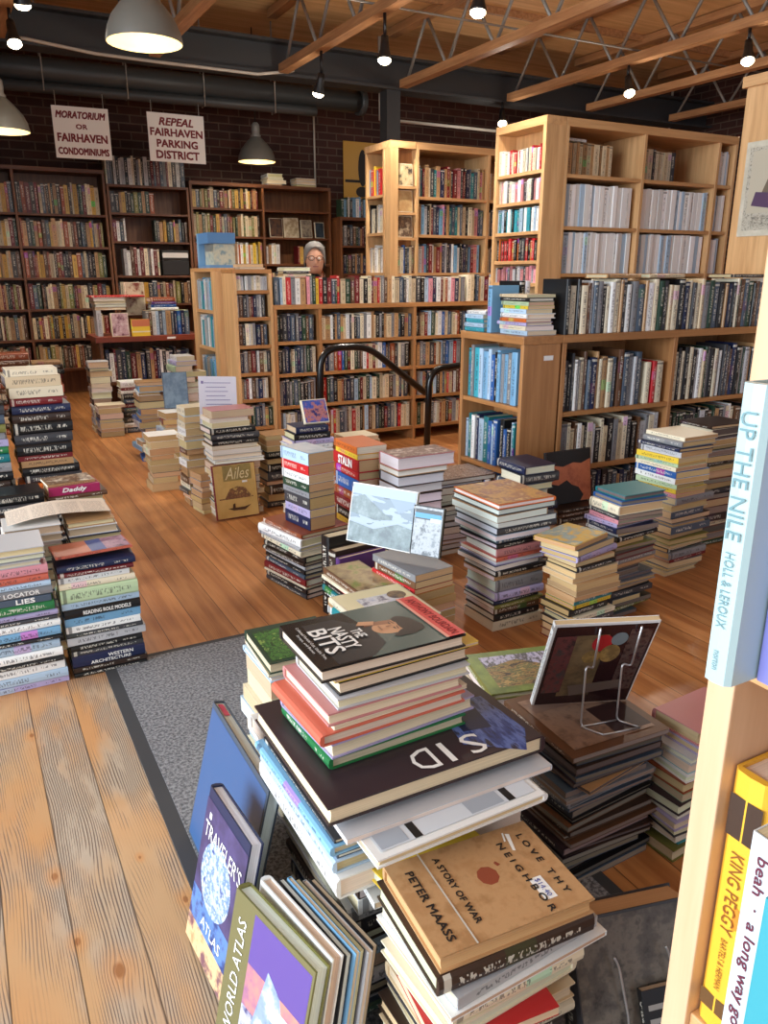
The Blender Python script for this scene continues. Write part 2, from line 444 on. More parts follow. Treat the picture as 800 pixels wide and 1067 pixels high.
def row(desc, face, a0, a1, front, z, H, T, cols, indiv=None, W=.13, hv=.02, fill=1., setv=.012, lean_at=(), hmax=None, page=None, group=None, order='from the left'):
    """a shelf row from a0 to a1 (towards +x for S, towards -y for W)"""
    cols = cols.split(',') if isinstance(cols, str) else cols
    a, s = a0, (1 if face == 'S' else -1); end = a0+(a1-a0)*fill; k = 0; last = None
    while True:
        t = T*R.uniform(.55, 1.55); h = H+R.uniform(-hv, hv)
        if hmax: h = min(h, hmax)
        if s*(a+s*t-end) > 0: break
        k += 1
        c = R.choice([q for q in cols if q != last] or cols); last = c
        lean = R.choice(lean_at) if lean_at and R.random() < .12 else 0
        M = shelf_matrix(face, a, front+R.uniform(0, setv), z+.0008, t, W)
        if indiv:
            if len(desc.split()) > 10: print('LONG', desc)
            q = book(indiv, c, h, W, t-.0008, M, f'{c} {KW[indiv]}, {ordinal(k)} {order} {desc}', group or f'books {desc}', parts=False, page=page)
            if indiv == 'j' and R.random() < .75: q.data.uv_layers[0].data.foreach_set('uv', [-1.]*(2*len(q.data.loops)))
        else:
            v = R.uniform(.85, 1.1); cc = s2l(tuple(min(1, x/255*v) for x in PAL[c]))
            pg = s2l(tuple(x/255*R.uniform(.8, .98) for x in (page or R.choice(PAGES))))
            mass_book(h, W, t-.0008, M, (*cc, R.random()), pg)
        a += s*t+s*(R.uniform(.002, .012) if R.random() < .1 else .0004)
    return k
MIXED = 'cream,white,tan,black,navy,dark red,brown,charcoal,grey,beige,dark green,slate,pale blue,red,blue,rust,cream,beige'
ANTIQUE = 'tan,beige,brown,dark brown,rust,dark red,mustard,cream,charcoal,black,dark green,olive,beige,tan,slate,gold'
COOL = 'pale blue,light blue,turquoise,white,pale grey,blue,slate,teal,navy'
DARK = 'black,charcoal,dark brown,brown,navy,slate,dark green,dark red,grey,tan'
TALLN = 'charcoal,black,white,grey,slate,navy,cream,pale grey,tan,brown,dark green,beige,black,cream'

# ---------------------------------------------------------------- setting
def struct(name, mb, mats, parent=None, **k):
    o = mb.build(name, mats, parent, **k)
    if parent is None: o['kind'] = 'structure'
    return o
def mat_floor():
    m, nt, b = new_mat('floor_planks'); g = NG(nt)
    tc = g.n('TexCoord'); sx = g.n('SeparateXYZ'); g.l(tc.outputs['Object'], sx.inputs[0]); x, y = sx.outputs[0], sx.outputs[1]
    PW, OFF = .1145, .150
    px = g.m('DIVIDE', g.m('SUBTRACT', x, OFF), PW); pid = g.m('FLOOR', px); fr = g.m('FRACT', px)
    wn = g.n('TexWhiteNoise', noise_dimensions='1D'); g.l(pid, wn.inputs['W']); rnd = wn.outputs['Value']
    seam = g.m('MAXIMUM', g.m('LESS_THAN', fr, .012), g.m('GREATER_THAN', fr, .988))
    sh = g.m('MULTIPLY', rnd, 17.)
    # knots: the grain bends round them
    ks = [(.028, 2.07, .010), (.022, 1.487, .011), (.041, 1.29, .010), (.098, 1.188, .018), (.246, 1.297, .009), (.19, 1.46, .005)]
    bend = None; knot = None; halo = None
    for kx, ky, kr in ks:
        dx = g.m('SUBTRACT', x, kx); dy = g.m('MULTIPLY', g.m('SUBTRACT', y, ky), .55)
        d = g.m('SQRT', g.m('ADD', g.m('MULTIPLY', dx, dx), g.m('MULTIPLY', dy, dy)))
        e = g.m('MULTIPLY', g.m('DIVIDE', dx, g.m('ADD', d, .012)), g.m('POWER', 2.718, g.m('MULTIPLY', d, -1/(kr*2.4))))
        e = g.m('MULTIPLY', e, -kr*1.1)
        bend = e if bend is None else g.m('ADD', bend, e)
        kk = g.m('SUBTRACT', 1., g.sm(d, kr*.35, kr*.75)); knot = kk if knot is None else g.m('MAXIMUM', knot, kk)
        hh = g.m('SUBTRACT', 1., g.sm(d, kr*.5, kr*2.8)); halo = hh if halo is None else g.m('MAXIMUM', halo, hh)
    big = g.noise(g.xyz(g.m('MULTIPLY_ADD', x, 4.5, sh), g.m('MULTIPLY', y, 1.1), rnd), 1, 2)
    fine = g.noise(g.xyz(g.m('MULTIPLY', x, 60), g.m('MULTIPLY', y, 5), rnd), 1, 3)
    ph = g.m('ADD', g.m('ADD', x, bend), g.m('ADD', g.m('MULTIPLY', big, .11), g.m('MULTIPLY', fine, .006)))
    wv = g.m('SINE', g.m('MULTIPLY', ph, 2*PI/.0058))
    brk = g.noise(g.xyz(g.m('MULTIPLY', x, 40), g.m('MULTIPLY', y, 7), 3.3), 1, 3)
    patchy = g.noise(g.xyz(g.m('MULTIPLY_ADD', x, 7, sh), g.m('MULTIPLY', y, 2.2), 1.7), 1, 3)
    grain = g.m('MULTIPLY', g.m('MULTIPLY', g.sm(wv, -.1, .9), g.sm(brk, .32, .52)), g.sm(patchy, .36, .58))
    grey = g.sm(patchy, .42, .66)
    tint = g.noise(g.xyz(g.m('MULTIPLY', x, 3), g.m('MULTIPLY', y, 1.4), 7.), 1, 3)
    tan_ = g.mix(grey, g.mix(g.sm(tint, .38, .62), rgb(200, 160, 116), rgb(204, 150, 98)), rgb(184, 166, 144))
    tan_ = g.mix(g.m('MULTIPLY', halo, .7), tan_, rgb(204, 142, 82))
    worn = g.mix(g.m('MULTIPLY', grain, g.m('SUBTRACT', 1., g.m('MULTIPLY', halo, .75))), tan_, rgb(116, 98, 84))
    worn = g.mix(g.m('MULTIPLY', knot, .8), worn, rgb(150, 94, 52))
    og = g.noise(g.xyz(g.m('MULTIPLY_ADD', x, 26, sh), g.m('MULTIPLY', y, 1.6), rnd), 1, 4)
    orange = g.mix(g.sm(og, .3, .7), rgb(164, 102, 54), rgb(198, 136, 80))
    hs = g.n('HueSaturation'); g.l(orange, hs.inputs['Color']); g.l(g.m('MULTIPLY_ADD', rnd, .3, .85), hs.inputs['Value'])
    edge = g.noise(g.xyz(g.m('MULTIPLY', x, 9), g.m('MULTIPLY', y, 3), 0), 1, 2)
    f = g.m('MAXIMUM', g.sm(g.m('ADD', y, g.m('MULTIPLY', edge, .25)), 2.36, 2.56), g.sm(x, .45, .65))
    c = g.mix(f, worn, hs.outputs[0])
    c = g.mix(g.m('MULTIPLY', seam, .75), c, rgb(48, 30, 18))
    g.l(c, b.inputs['Base Color']); g.l(g.m('MULTIPLY_ADD', grain, .25, .38), b.inputs['Roughness'])
    bp = g.n('Bump'); bp.inputs['Strength'].default_value = .25; bp.inputs['Distance'].default_value = .002
    g.l(g.m('SUBTRACT', 1., g.m('MAXIMUM', seam, g.m('MULTIPLY', grain, g.m('SUBTRACT', 1., f)))), bp.inputs['Height']); g.l(bp.outputs[0], b.inputs['Normal'])
    return m
XR, YB, ZC = 8.6, 8.85, 3.5
struct('floor', MB().box(-3, -2.8, -.06, XR, 9, 0), mat_floor())
def mat_brick():
    m, nt, b = new_mat('dark_brick'); g = NG(nt)
    tc = g.n('TexCoord'); sx = g.n('SeparateXYZ'); g.l(tc.outputs['Object'], sx.inputs[0])
    v = g.xyz(g.m('ADD', sx.outputs[0], sx.outputs[1]), sx.outputs[2], 0)
    t = g.n('TexBrick'); g.l(v, t.inputs['Vector'])
    t.inputs['Color1'].default_value = (*rgb(72, 40, 32), 1); t.inputs['Color2'].default_value = (*rgb(54, 30, 26), 1); t.inputs['Mortar'].default_value = (*rgb(92, 76, 66), 1)
    t.inputs['Scale'].default_value = 1; t.inputs['Brick Width'].default_value = .23; t.inputs['Row Height'].default_value = .078; t.inputs['Mortar Size'].default_value = .007
    n = g.noise(v, 6, 4)
    x = g.n('Mix', data_type='RGBA', blend_type='MULTIPLY'); x.inputs[0].default_value = .7; g.l(t.outputs['Color'], x.inputs[6])
    cc = g.n('CombineColor'); [g.l(g.m('ADD', n, .5), cc.inputs[i]) for i in range(3)]; g.l(cc.outputs[0], x.inputs[7])
    g.l(x.outputs[2], b.inputs['Base Color']); b.inputs['Roughness'].default_value = .85
    bp = g.n('Bump'); bp.inputs['Strength'].default_value = .5; bp.inputs['Distance'].default_value = .006; g.l(t.outputs['Fac'], bp.inputs['Height']); bp.invert = True
    g.l(bp.outputs[0], b.inputs['Normal'])
    return m
M_BRICK = mat_brick()
struct('wall_back', MB().box(-1.25, YB, 0, XR, 9, ZC), M_BRICK)
struct('wall_right', MB().box(XR, -2.8, 0, XR+.15, 9, ZC), M_BRICK)
struct('wall_left_unseen', MB().box(-1.4, 3.6, 0, -1.25, 9, ZC), M_BRICK)  # out of view; added to keep world light off the back left
struct('ceiling', MB().box(-1.4, -2.8, ZC, XR+.15, 9, ZC+.05), M_DECK)
# purlins under the deck, across the trusses
for k, yy in enumerate((1.9, 4.3, 6.6)):
    struct('ceiling_joist', MB().box(-1.2, yy-.02, ZC-.06, XR, yy+.02, ZC), M_FIR)
g_ = MB().box(-1.25, 7.4, 3.19, XR, 7.62, 3.215).box(-1.25, 7.4, 2.92, XR, 7.62, 2.945).box(-1.25, 7.5, 2.945, XR, 7.52, 3.19)
struct('steel_girder_beam', g_, M_STEEL)
struct('steel_column', MB().box(4.035, 7.43, 0, 4.185, 7.58, 2.92, bev=0), M_STEEL)
for xt in (.60, 1.78, 2.93, 4.18, 5.47, 6.56, 7.85):
    t = bpy.data.objects.new('roof_truss_beam', None); link(t); t.location = (xt, 0, 0); t['kind'] = 'structure'
    MB().box(-.045, -1.0, 2.93, .045, 7.36, 3.0).build('bottom_chord', M_FIR, t)
    MB().box(-.045, -1.0, 3.42, .045, 7.6, 3.49).build('top_chord', M_FIR, t)
    y = 7.3; k = 0
    while y > -.8:
        a, c = (y, 2.965 if k % 2 == 0 else 3.45), (y-.36, 3.45 if k % 2 == 0 else 2.965)
        MB().tube([(0, a[0], a[1]), (0, c[0], c[1])], .014, 8).build('web_tube', M_GALV, t)
        y -= .36; k += 1
# long bridging rods between trusses
for yy in (3.3, 5.6):
    struct('ceiling_bridging_rod', MB().tube([(-1.2, yy, 3.03), (XR, yy, 3.03)], .008, 6), M_GALV)

# pipes, conduit
tag(MB().tube([(-1.2, 8, 2.86), (4.0, 8, 2.9)], .10, 18).tube([(4.0, 8, 2.9), (4.06, 8, 2.9)], .125, 18).build('duct_pipe', M_PIPE), 'fat dark grey pipe running along the brick wall under the ceiling', 'pipe')
tag(MB().tube([(-1.2, 7.95, 2.70), (3.3, 7.95, 2.76), (3.5, 7.95, 2.76)], .045, 14).build('sprinkler_pipe', M_PIPE), 'thinner dark grey pipe just above the two white signs', 'pipe')
tag(MB().tube([(.72, 7.388, 2.955), (.79, 7.37, 2.95), (1.31, 7.37, 2.905), (1.8, 7.37, 2.90), (2.69, 7.37, 2.90), (3.0, 7.37, 2.955), (3.04, 7.388, 2.97)], .013, 8).build('electrical_conduit', M_COND), 'pale electrical conduit running along the dark steel girder', 'conduit')
tag(MB().tube([(4.2, 7.9, ZC), (4.2, 7.9, 2.74), (8.4, 7.9, 2.74), (8.4, 7.9, ZC)], .016, 8).build('electrical_conduit', M_COND), 'thin conduit running right of the steel column before the brick wall', 'conduit')
tag(MB().tube([(3.86, 8.83, 2.08), (3.86, 8.83, 3.3)], .011, 8).build('wall_conduit', M_COND), 'thin vertical conduit on the brick wall beside the yellow poster', 'conduit')
for k, xx in enumerate((.95, 1.65, 2.35, 3.05)):
    tag(MB().tube([(xx, 7.9, 3.35), (xx, 7.9, 2.70), (xx, 8.0, 2.70), (xx, 8.0, 3.35)], .006, 6).tube([(xx, 7.95, 3.30), (xx, 7.95, ZC)], .006, 6).build('pipe_hanger', M_GALV),
        f'steel strap hanger, {ordinal(k+1)} from the left along the fat grey pipe', 'pipe hanger')

# lamps
def light(kind, name, loc, power, col, size=.05, rot=None, spot=None):
    l = bpy.data.lights.new(name, kind); l.energy = power; l.color = col; l.shadow_soft_size = size
    if spot: l.spot_size = math.radians(spot); l.spot_blend = .6
    o = bpy.data.objects.new(name, l); link(o); o.location = loc
    if rot: o.rotation_euler = rot
def pendant(x, y, z, label, power, D=.38):
    o = empty('pendant_lamp', label, 'pendant lamp', (x, y, z))
    r = D/2
    prof = [(r, 0), (r*1.0, .012), (r*.95, .06), (r*.82, .115), (r*.60, .165), (r*.40, .205), (r*.25, .232)]
    MB().lathe(prof).build('lamp_shade', M_SHADE, o)
    MB().lathe([(q[0]-.003, q[1]) for q in prof][::-1]).build('shade_lining', M_SHADEIN, o)
    MB().lathe([(r*.25, .228), (r*.27, .245), (r*.2, .262), (r*.22, .30), (r*.2, .345), (r*.12, .365), (0, .37)], n=16).build('socket_cap', M_GALV, o)
    MB().tube([(0, 0, .36), (0, 0, ZC-z)], .006, 6).build('hanging_cord', M_BLACK, o)
    MB().lathe([(0, .06), (.03, .07), (.042, .1), (.03, .14), (.015, .19)], n=14).build('bulb', M_BULBW, o)
    light('POINT', 'pendant_light', (x, y, z+.03), power, (1, .86, .66), .05)
pendant(1.05, 4.52, 2.32, 'large cream lined dome pendant lamp hanging nearest the shop front', 2.2)
pendant(.52, 7.0, 2.22, 'dome pendant lamp cut by the edge, left of the two white signs', 2.2)
pendant(2.95, 8.22, 2.29, 'small grey dome pendant lamp right of the two white signs', 2.2)
def spot(x, y, z, label, tx, ty, power, ztop=2.93, spill=5):
    o = empty('track_spotlight', label, 'spotlight', (x, y, z))
    MB().tube([(0, 0, .17), (0, 0, ztop-z)], .012, 8).build('stem', M_BLACK, o)
    d = Vector(((tx-x)*.3, (ty-y)*.3, -1.6)).normalized(); q = Vector((0, 0, -1)).rotation_difference(d).to_matrix().to_4x4()
    T = Matrix.Translation((0, 0, .17)) @ q
    MB().lathe([(0, 0), (.026, 0), (.03, -.05), (.034, -.09), (.05, -.14), (.052, -.15), (.044, -.15)], n=16, M=T).build('housing', M_BLACK, o)
    MB().lathe([(.044, -.145), (.046, -.162), (.03, -.178), (0, -.184)], n=16, M=T).build('bulb', M_BULB, o)
    light('SPOT', 'spot_light', Vector((x, y, z+.17))+d*.22, power, (1, .93, .82), .04, q.to_euler(), 120)
    light('POINT', 'spot_spill', Vector((x, y, z+.17))+d*.24, spill, (1, .91, .79), .05)
spot(.60, 5.55, 2.68, 'lit spotlight at the upper left corner above the big pendant lamp', 1.0, 7.5, 40, spill=1.5)
spot(.62, 6.55, 2.68, 'lit spotlight under the left end of the pale conduit', .9, 4.6, 40, spill=1)
spot(2.93, 5.43, 2.62, 'lit spotlight hanging in front of the steel column', 2.6, 5.0, 55)
spot(2.93, 6.52, 2.60, 'lit spotlight hanging left of the steel column', 2.4, 8.2, 60)
spot(2.93, 4.28, 2.63, 'lit spotlight high at the top edge, middle of the ceiling', 2.5, 4.0, 45)
spot(5.47, 5.67, 2.67, 'lit spotlight on the truss above the tall bookcase of white journals', 4.6, 3.4, 75)
spot(5.47, 4.46, 2.68, 'lit spotlight at the upper right corner above the maple panel', 4.3, 3.0, 50)
spot(5.40, 7.4, 2.68, 'lit spotlight far back between the two tall bookcases', 4.2, 5.2, 50)

# signs under the pipe
def sign(x0, x1, z0, z1, y, rz, label, lines):
    o = empty('protest_sign', label, 'sign', ((x0+x1)/2, y, z0), rz)
    w, h = x1-x0, z1-z0
    MB().box(-w/2, 0, 0, w/2, .006, h).build('sign_board', M_SIGN, o)
    for body, cz, tw, th, sh in lines:
        text('lettering', body, w*tw, th*h, M_INKRED, o, (0, 0, h*cz), (1, 0, 0), (0, 0, 1), .0015, sh, .05)
    for s in (-1, 1): MB().tube([(s*w*.42, .003, h-.01), (s*w*.42, .003, 2.70-z0)], .0025, 5).build('string', M_COND, o)
sign(.985, 1.45, 2.17, 2.585, 7.85, math.radians(-4), 'white sign about a condominium moratorium hanging under the pipe', [('MORATORIUM', .84, .88, .13, .25), ('OR', .62, .2, .09, 0), ('FAIRHAVEN', .40, .88, .15, 0), ('CONDOMINIUMS', .14, .9, .13, 0)])
sign(1.79, 2.31, 2.19, 2.6, 7.85, 0, 'white sign about repealing the parking district hanging under the pipe', [('REPEAL', .83, .6, .15, .25), ('FAIRHAVEN', .61, .92, .15, 0), ('PARKING', .38, .72, .15, 0), ('DISTRICT', .15, .76, .16, 0)])
# yellow poster: a plain dark silhouette on yellow
o = empty('wall_poster', 'yellow poster with a dark upright shape on the brick wall', 'poster', (4.44, 8.83, 2.0))
MB().box(-.22, 0, 0, .22, .008, .66).build('poster_sheet', flat('poster_yellow', 196, 146, 30), o)
patch('poster_print', [(ell(.03, .38, .06, .2), 0), (rect(-.2, .22, .2, .25), 0), (ell(.02, .12, .08, .06), 0)], [M_INK], o, (0, 0, 0), (1, 0, 0), (0, 0, 1), .001)

# ---------------------------------------------------------------- bookcases
def bookcase(name, label, x0, x1, y0, y1, z1, shelves, facing='S', dividers=(), mats=(M_OAK, M_OAKX), th=.024, back=None, top_th=.035, over=.0, ends=(1, 1), z0=0, top=True, side_mat=None, front_th=None):
    """open bookcase; shelves = heights of the boards' upper faces"""
    o = empty(name, label, 'bookcase', ((x0+x1)/2, (y0+y1)/2, 0))
    ox, oy = (x0+x1)/2, (y0+y1)/2
    def bx(nm, a, mat, bev=.0015):
        return MB().box(a[0]-ox, a[1]-oy, a[2], a[3]-ox, a[4]-oy, a[5]).build(nm, mat, o, bevel=bev)
    zt = z1-top_th if top else z1
    if facing == 'S':
        for e, xs in zip(ends, ((x0, x0+th), (x1-th, x1))):
            if e: bx('side_panel', (xs[0], y0, z0, xs[1], y1, zt), side_mat or mats[0])
        xa, xb = x0+(th if ends[0] else 0), x1-(th if ends[1] else 0)
        cuts = [xa]+[d for d in sorted(dividers)]+[xb]
        for d in dividers: bx('divider', (d-th/2, y0, z0, d+th/2, y1-.012, zt), mats[0])
        bx('back_panel', (xa, y1-.01, z0, xb, y1, zt), back or mats[0])
        for s in shelves:
            for i in range(len(cuts)-1):
                l = cuts[i]+(th/2 if i else 0); r = cuts[i+1]-(th/2 if i < len(cuts)-2 else 0)
                bx('shelf', (l, y0+.004, s-.022, r, y1-.01, s), mats[1])
    else:
        for e, ys in zip(ends, ((y0, y0+th), (y1-th, y1))):
            if e: bx('side_panel', (x0, ys[0], z0, x1, ys[1], zt), side_mat or mats[0])
        ya, yb = y0+(th if ends[0] else 0), y1-(th if ends[1] else 0)
        bx('back_panel', (x1-.01, ya, z0, x1, yb, zt), back or mats[0])
        for s in shelves: bx('shelf', (x0+.004, ya, s-.022, x1-.01, yb, s), mats[1])
    if top: bx('top_board', (x0-over, y0-over, zt, x1+over, y1, z1), mats[1])
    return o
BR = (M_BROWN, M_BROWNX)
# back wall, brown
bookcase('bookcase', 'brown wall bookcase under the condominium sign, full of worn old books', .30, 1.48, 8.5, 8.8, 2.16, (.28, .575, .865, 1.16, 1.45, 1.75), dividers=(.655,), mats=BR)
bookcase('bookcase', 'brown wall bookcase under the parking district sign with a dark box', 1.49, 2.30, 8.5, 8.8, 2.04, (.3, .6, .9, 1.18, 1.51, 1.78), mats=BR, top_th=.024)
bookcase('bookcase', 'brown wall bookcase behind the blue box, right of the parking sign', 2.31, 3.90, 8.5, 8.8, 2.11, (.45, .75, 1.02, 1.3, 1.58, 1.86), dividers=(3.10,), mats=BR)
for z, H in ((.28, .22), (.575, .22), (.865, .23), (1.16, .23), (1.45, .24), (1.75, .27)):
    row('', 'S', .33, .64, 8.53, z, H, .028, ANTIQUE, hmax=H+.02); row('', 'S', .675, 1.45, 8.53, z, H, .027, ANTIQUE, hmax=H+.02)
row('', 'S', 1.5, 2.29, 8.53, 2.04, .25, .026, 'charcoal,dark red,cream,black,white,grey,slate,cream,pale grey'); row('', 'S', 1.52, 1.95, 8.53, 1.78, .19, .03, ANTIQUE); row('', 'S', 1.52, 1.66, 8.53, 1.51, .2, .026, MIXED); row('', 'S', 1.93, 2.28, 8.53, 1.51, .2, .025, ANTIQUE)
row('', 'S', 1.60, 1.96, 8.53, 1.18, .26, .026, 'grey,cream,dark red,pale grey,brown,white'); row('', 'S', 1.52, 2.28, 8.53, .9, .22, .03, ANTIQUE)
for z, H in ((1.86, .2), (1.58, .21), (1.3, .21), (1.02, .2), (.75, .2)):
    row('', 'S', 2.34, 3.08, 8.53, z, H if z < 1.8 else .185, .026, ANTIQUE if z != 1.3 else 'cream,white,tan,yellow,orange,rust')
row('', 'S', 3.5, 3.86, 8.53, 1.3, .2, .03, ANTIQUE); row('', 'S', 3.13, 3.3, 8.53, 1.3, .2, .03, 'cream,tan,white'); row('', 'S', 3.13, 3.86, 8.53, 1.02, .2, .03, ANTIQUE)
o = empty('storage_box', 'dark storage box with a pale rounded label strip, low on the back wall shelves', 'box', (2.12, 8.62, 1.181))
MB().box(-.14, -.1, 0, .14, .1, .15).build('box_body', plain('box_dark', rgb(30, 28, 30), .5), o, bevel=.008)
MB().box(-.14, -.1, .15, .14, .1, .25).build('box_lid', plain('box_lid_dark', rgb(36, 32, 32), .5), o, bevel=.008)
MB().prism([(-.13+.03*0, .175), (.13, .175), (.135, .2), (.13, .225), (-.13, .225), (-.135, .2)], -.106, -.1, 1).build('label_strip', M_WHITE, o)
# face-out books on the far brown shelves
def faceout(x, y, z, w, h, t, cols, label, tilt=10, name='p', scale=18, seed=0., facing='S', art=True, rz=0, group=None, colour='cream', inset=None):
    """book standing with its front cover to the room"""
    if facing == 'S':
        B = Matrix.Translation((x, y, z+.001)) @ Matrix.Rotation(math.radians(rz), 4, 'Z') @ Matrix.Rotation(math.radians(-tilt), 4, 'X') @ Matrix(((1, 0, 0, 0), (0, 0, -1, 0), (0, 1, 0, 0), (0, 0, 0, 1)))
    b = book(name, colour, h, w, t, B, label, group)
    if cols:
        cover_art(b, mat_art('cover_print', [rgb(*c) for c in cols], scale, seed=seed), w, h, t, inset=inset)
    return b
for k, (x, w, h, cols, lab) in enumerate((
    (3.20, .15, .2, [(40, 30, 34), (90, 60, 40)], 'dark face-out book, first on the far display shelf behind the counter'),
    (3.37, .17, .21, [(206, 196, 170), (150, 130, 100)], 'cream face-out book, middle of the far display shelf behind the counter'),
    (3.57, .13, .19, [(160, 150, 130), (90, 80, 74)], 'greyish face-out book, right part of the far display shelf'),
    (3.74, .11, .17, [(50, 70, 84), (30, 40, 50)], 'dark blue face-out book at the right end of the far display shelf'))):
    faceout(x, 8.60, 1.58, w, h, .02, cols, lab, 8, 'h', seed=k)
stack('white stack on the far brown bookcase', 3.18, 8.55, 2.11, gen(4, 12, 'white,cream,pale grey', 'WN', 'h', (22, 25), (16, 18)))
stack('second white stack on the far brown bookcase', 3.52, 8.55, 2.11, gen(3, 9, 'white,cream,pale grey', 'WN', 'h', (22, 25), (16, 18)))
bookcase('bookcase', 'narrow brown back bookcase between the yellow poster and the seated person', 3.92, 4.4, 8.3, 8.6, 1.80, (.3, .6, .9, 1.2, 1.5), mats=BR)
row('', 'S', 3.95, 4.37, 8.33, 1.80, .2, .026, 'pale grey,slate,white,dark green,green,charcoal,light blue')
for z in (1.5, 1.2, .9): row('', 'S', 3.95, 4.37, 8.33, z, .2, .03, DARK)
# tall maple bookcase in the middle
bookcase('bookcase', 'tall maple bookcase beneath the dark steel column, left of the white journals', 3.30, 5.10, 5.6, 5.96, 2.16, (.3, .6, .9, 1.205, 1.495, 1.775), dividers=(3.985, 4.42), mats=(M_MAPLE, M_MAPLEX), back=M_OAK, top_th=.05)
o = empty('display_rack', 'narrow maple display rack with face-out books at the tall bookcase corner', 'rack', (3.19, 5.63, 0))
MB().box(-.12, -.03, 0, -.05, .05, 2.11).build('post', M_MAPLE, o); MB().box(-.12, -.03, 2.111, .105, .40, 2.16).build('top_board', M_MAPLEX, o)
MB().box(-.05, .045, 0, .11, .055, 2.11).build('back_panel', M_OAK, o)
for z in (.9, 1.2, 1.47, 1.655, 1.845): MB().box(-.05, -.03, z-.02, .11, .045, z).build('shelf', M_MAPLEX, o)
for k, (z, c, lab) in enumerate(((1.845, [(206, 190, 156), (190, 170, 130), (60, 50, 44)], 'cream face-out book, top slot of the narrow maple display rack'), (1.655, [(196, 166, 118), (170, 130, 84)], 'tan face-out book, second slot of the narrow maple display rack'), (1.47, [(150, 120, 88), (90, 70, 56), (190, 170, 140)], 'brown face-out book, third slot of the narrow maple display rack'))):
    faceout(3.145, 5.625, z, .135, .16, .012, c, lab, 6, 'p', seed=3+k)
row('', 'S', 3.145, 3.295, 5.61, 1.2, .2, .02, MIXED, W=.04)
bookcase('bookcase', 'slim maple end bookcase facing the windows, left end of the tall one', 3.07, 3.29, 5.70, 6.02, 2.11, (.6, .9, 1.205, 1.51, 1.79), 'W', mats=(M_MAPLE, M_MAPLEY), top=False)
for z, cols in ((1.79, 'light blue,orange,red,yellow'), (1.51, 'white,black,cream'), (1.205, 'cream,brown,beige,white'), (.9, MIXED)):
    row('', 'W', 5.99, 5.74, 3.09, z, .2, .03, cols, fill=.9)
for z in (1.775, 1.495, 1.205, .9):
    row('', 'S', 3.33, 3.97, 5.63, z, .215, .024, 'cream,white,rose,navy,teal,black,pale grey,tan,pink,charcoal,light blue,beige,dark red,slate')
    row('', 'S', 4.0, 4.40, 5.63, z, .2, .024, 'white,cream,slate,pale grey,navy,black,tan')
# tall maple bookcase with the journals
bookcase('bookcase', 'tall maple bookcase holding long runs of white journals', 3.49, 5.06, 4.1, 4.5, 2.12, (.3, .6, .9, 1.2, 1.49, 1.8), dividers=(4.165, 4.875), mats=(M_MAPLE, M_MAPLEX), back=M_OAK, top_th=.05)
bookcase('bookcase', 'narrow maple end bookcase with five crowded shelves beside the white journals', 3.33, 3.488, 4.1, 4.62, 2.12, (.6, .9, 1.14, 1.28, 1.46, 1.645, 1.82), 'W', mats=(M_MAPLE, M_MAPLEY), th=.03, top_th=.05, side_mat=M_MAPLE)
for z, H, cols in ((1.82, .14, 'red,white,cream'), (1.645, .13, 'cream,white,charcoal,rose'), (1.46, .14, 'white,black,teal,turquoise,pale blue'), (1.28, .135, 'black,red,orange,charcoal,black'), (1.14, .095, 'slate,pink,pale grey,charcoal,rose'), (.9, .16, 'tan,beige,brown')):
    row('', 'W', 4.585, 4.135, 3.34, z, H, .022, cols, W=.11, hv=.012)
PAL['bright white'] = (250, 250, 248); JW = 'white,bright white,pale blue,white,bright white,white'
for z, nm in ((1.49, 'upper'), (1.2, 'lower')):
    row(f'on the {nm} journal row, first bay', 'S', 3.52, 4.15, 4.13, z, .255, .030, JW, 'j', W=.17, hv=.004)
    row(f'on the {nm} journal row, second bay', 'S', 4.18, 4.86, 4.13, z, .255, .030, JW, 'j', W=.17, hv=.004)
    row(f'on the {nm} journal row, narrow last bay', 'S', 4.89, 5.03, 4.13, z, .24, .026, JW, 'j', W=.17, hv=.012)
row('above the journal rows, narrow last bay', 'S', 4.89, 5.03, 4.13, 1.8, .22, .026, JW, 'j', W=.17, hv=.012)
row('', 'S', 3.53, 4.0, 4.2, 1.8, .2, .03, 'beige,tan,beige,tan', hv=.006); row('', 'S', 4.19, 4.58, 4.2, 1.8, .2, .03, 'beige,tan,charcoal,brown,cream', hv=.008)
stack('white pile atop the beige volumes', 3.55, 4.2, 2.008, [('p', 'white', 'S', 20, 14, 1.6, 0, 0, 3)])
row('', 'S', 3.52, 4.15, 4.12, .9, .2, .03, 'black,white,charcoal'); row('', 'S', 4.18, 4.86, 4.12, .9, .2, .03, 'white,black,dark green')
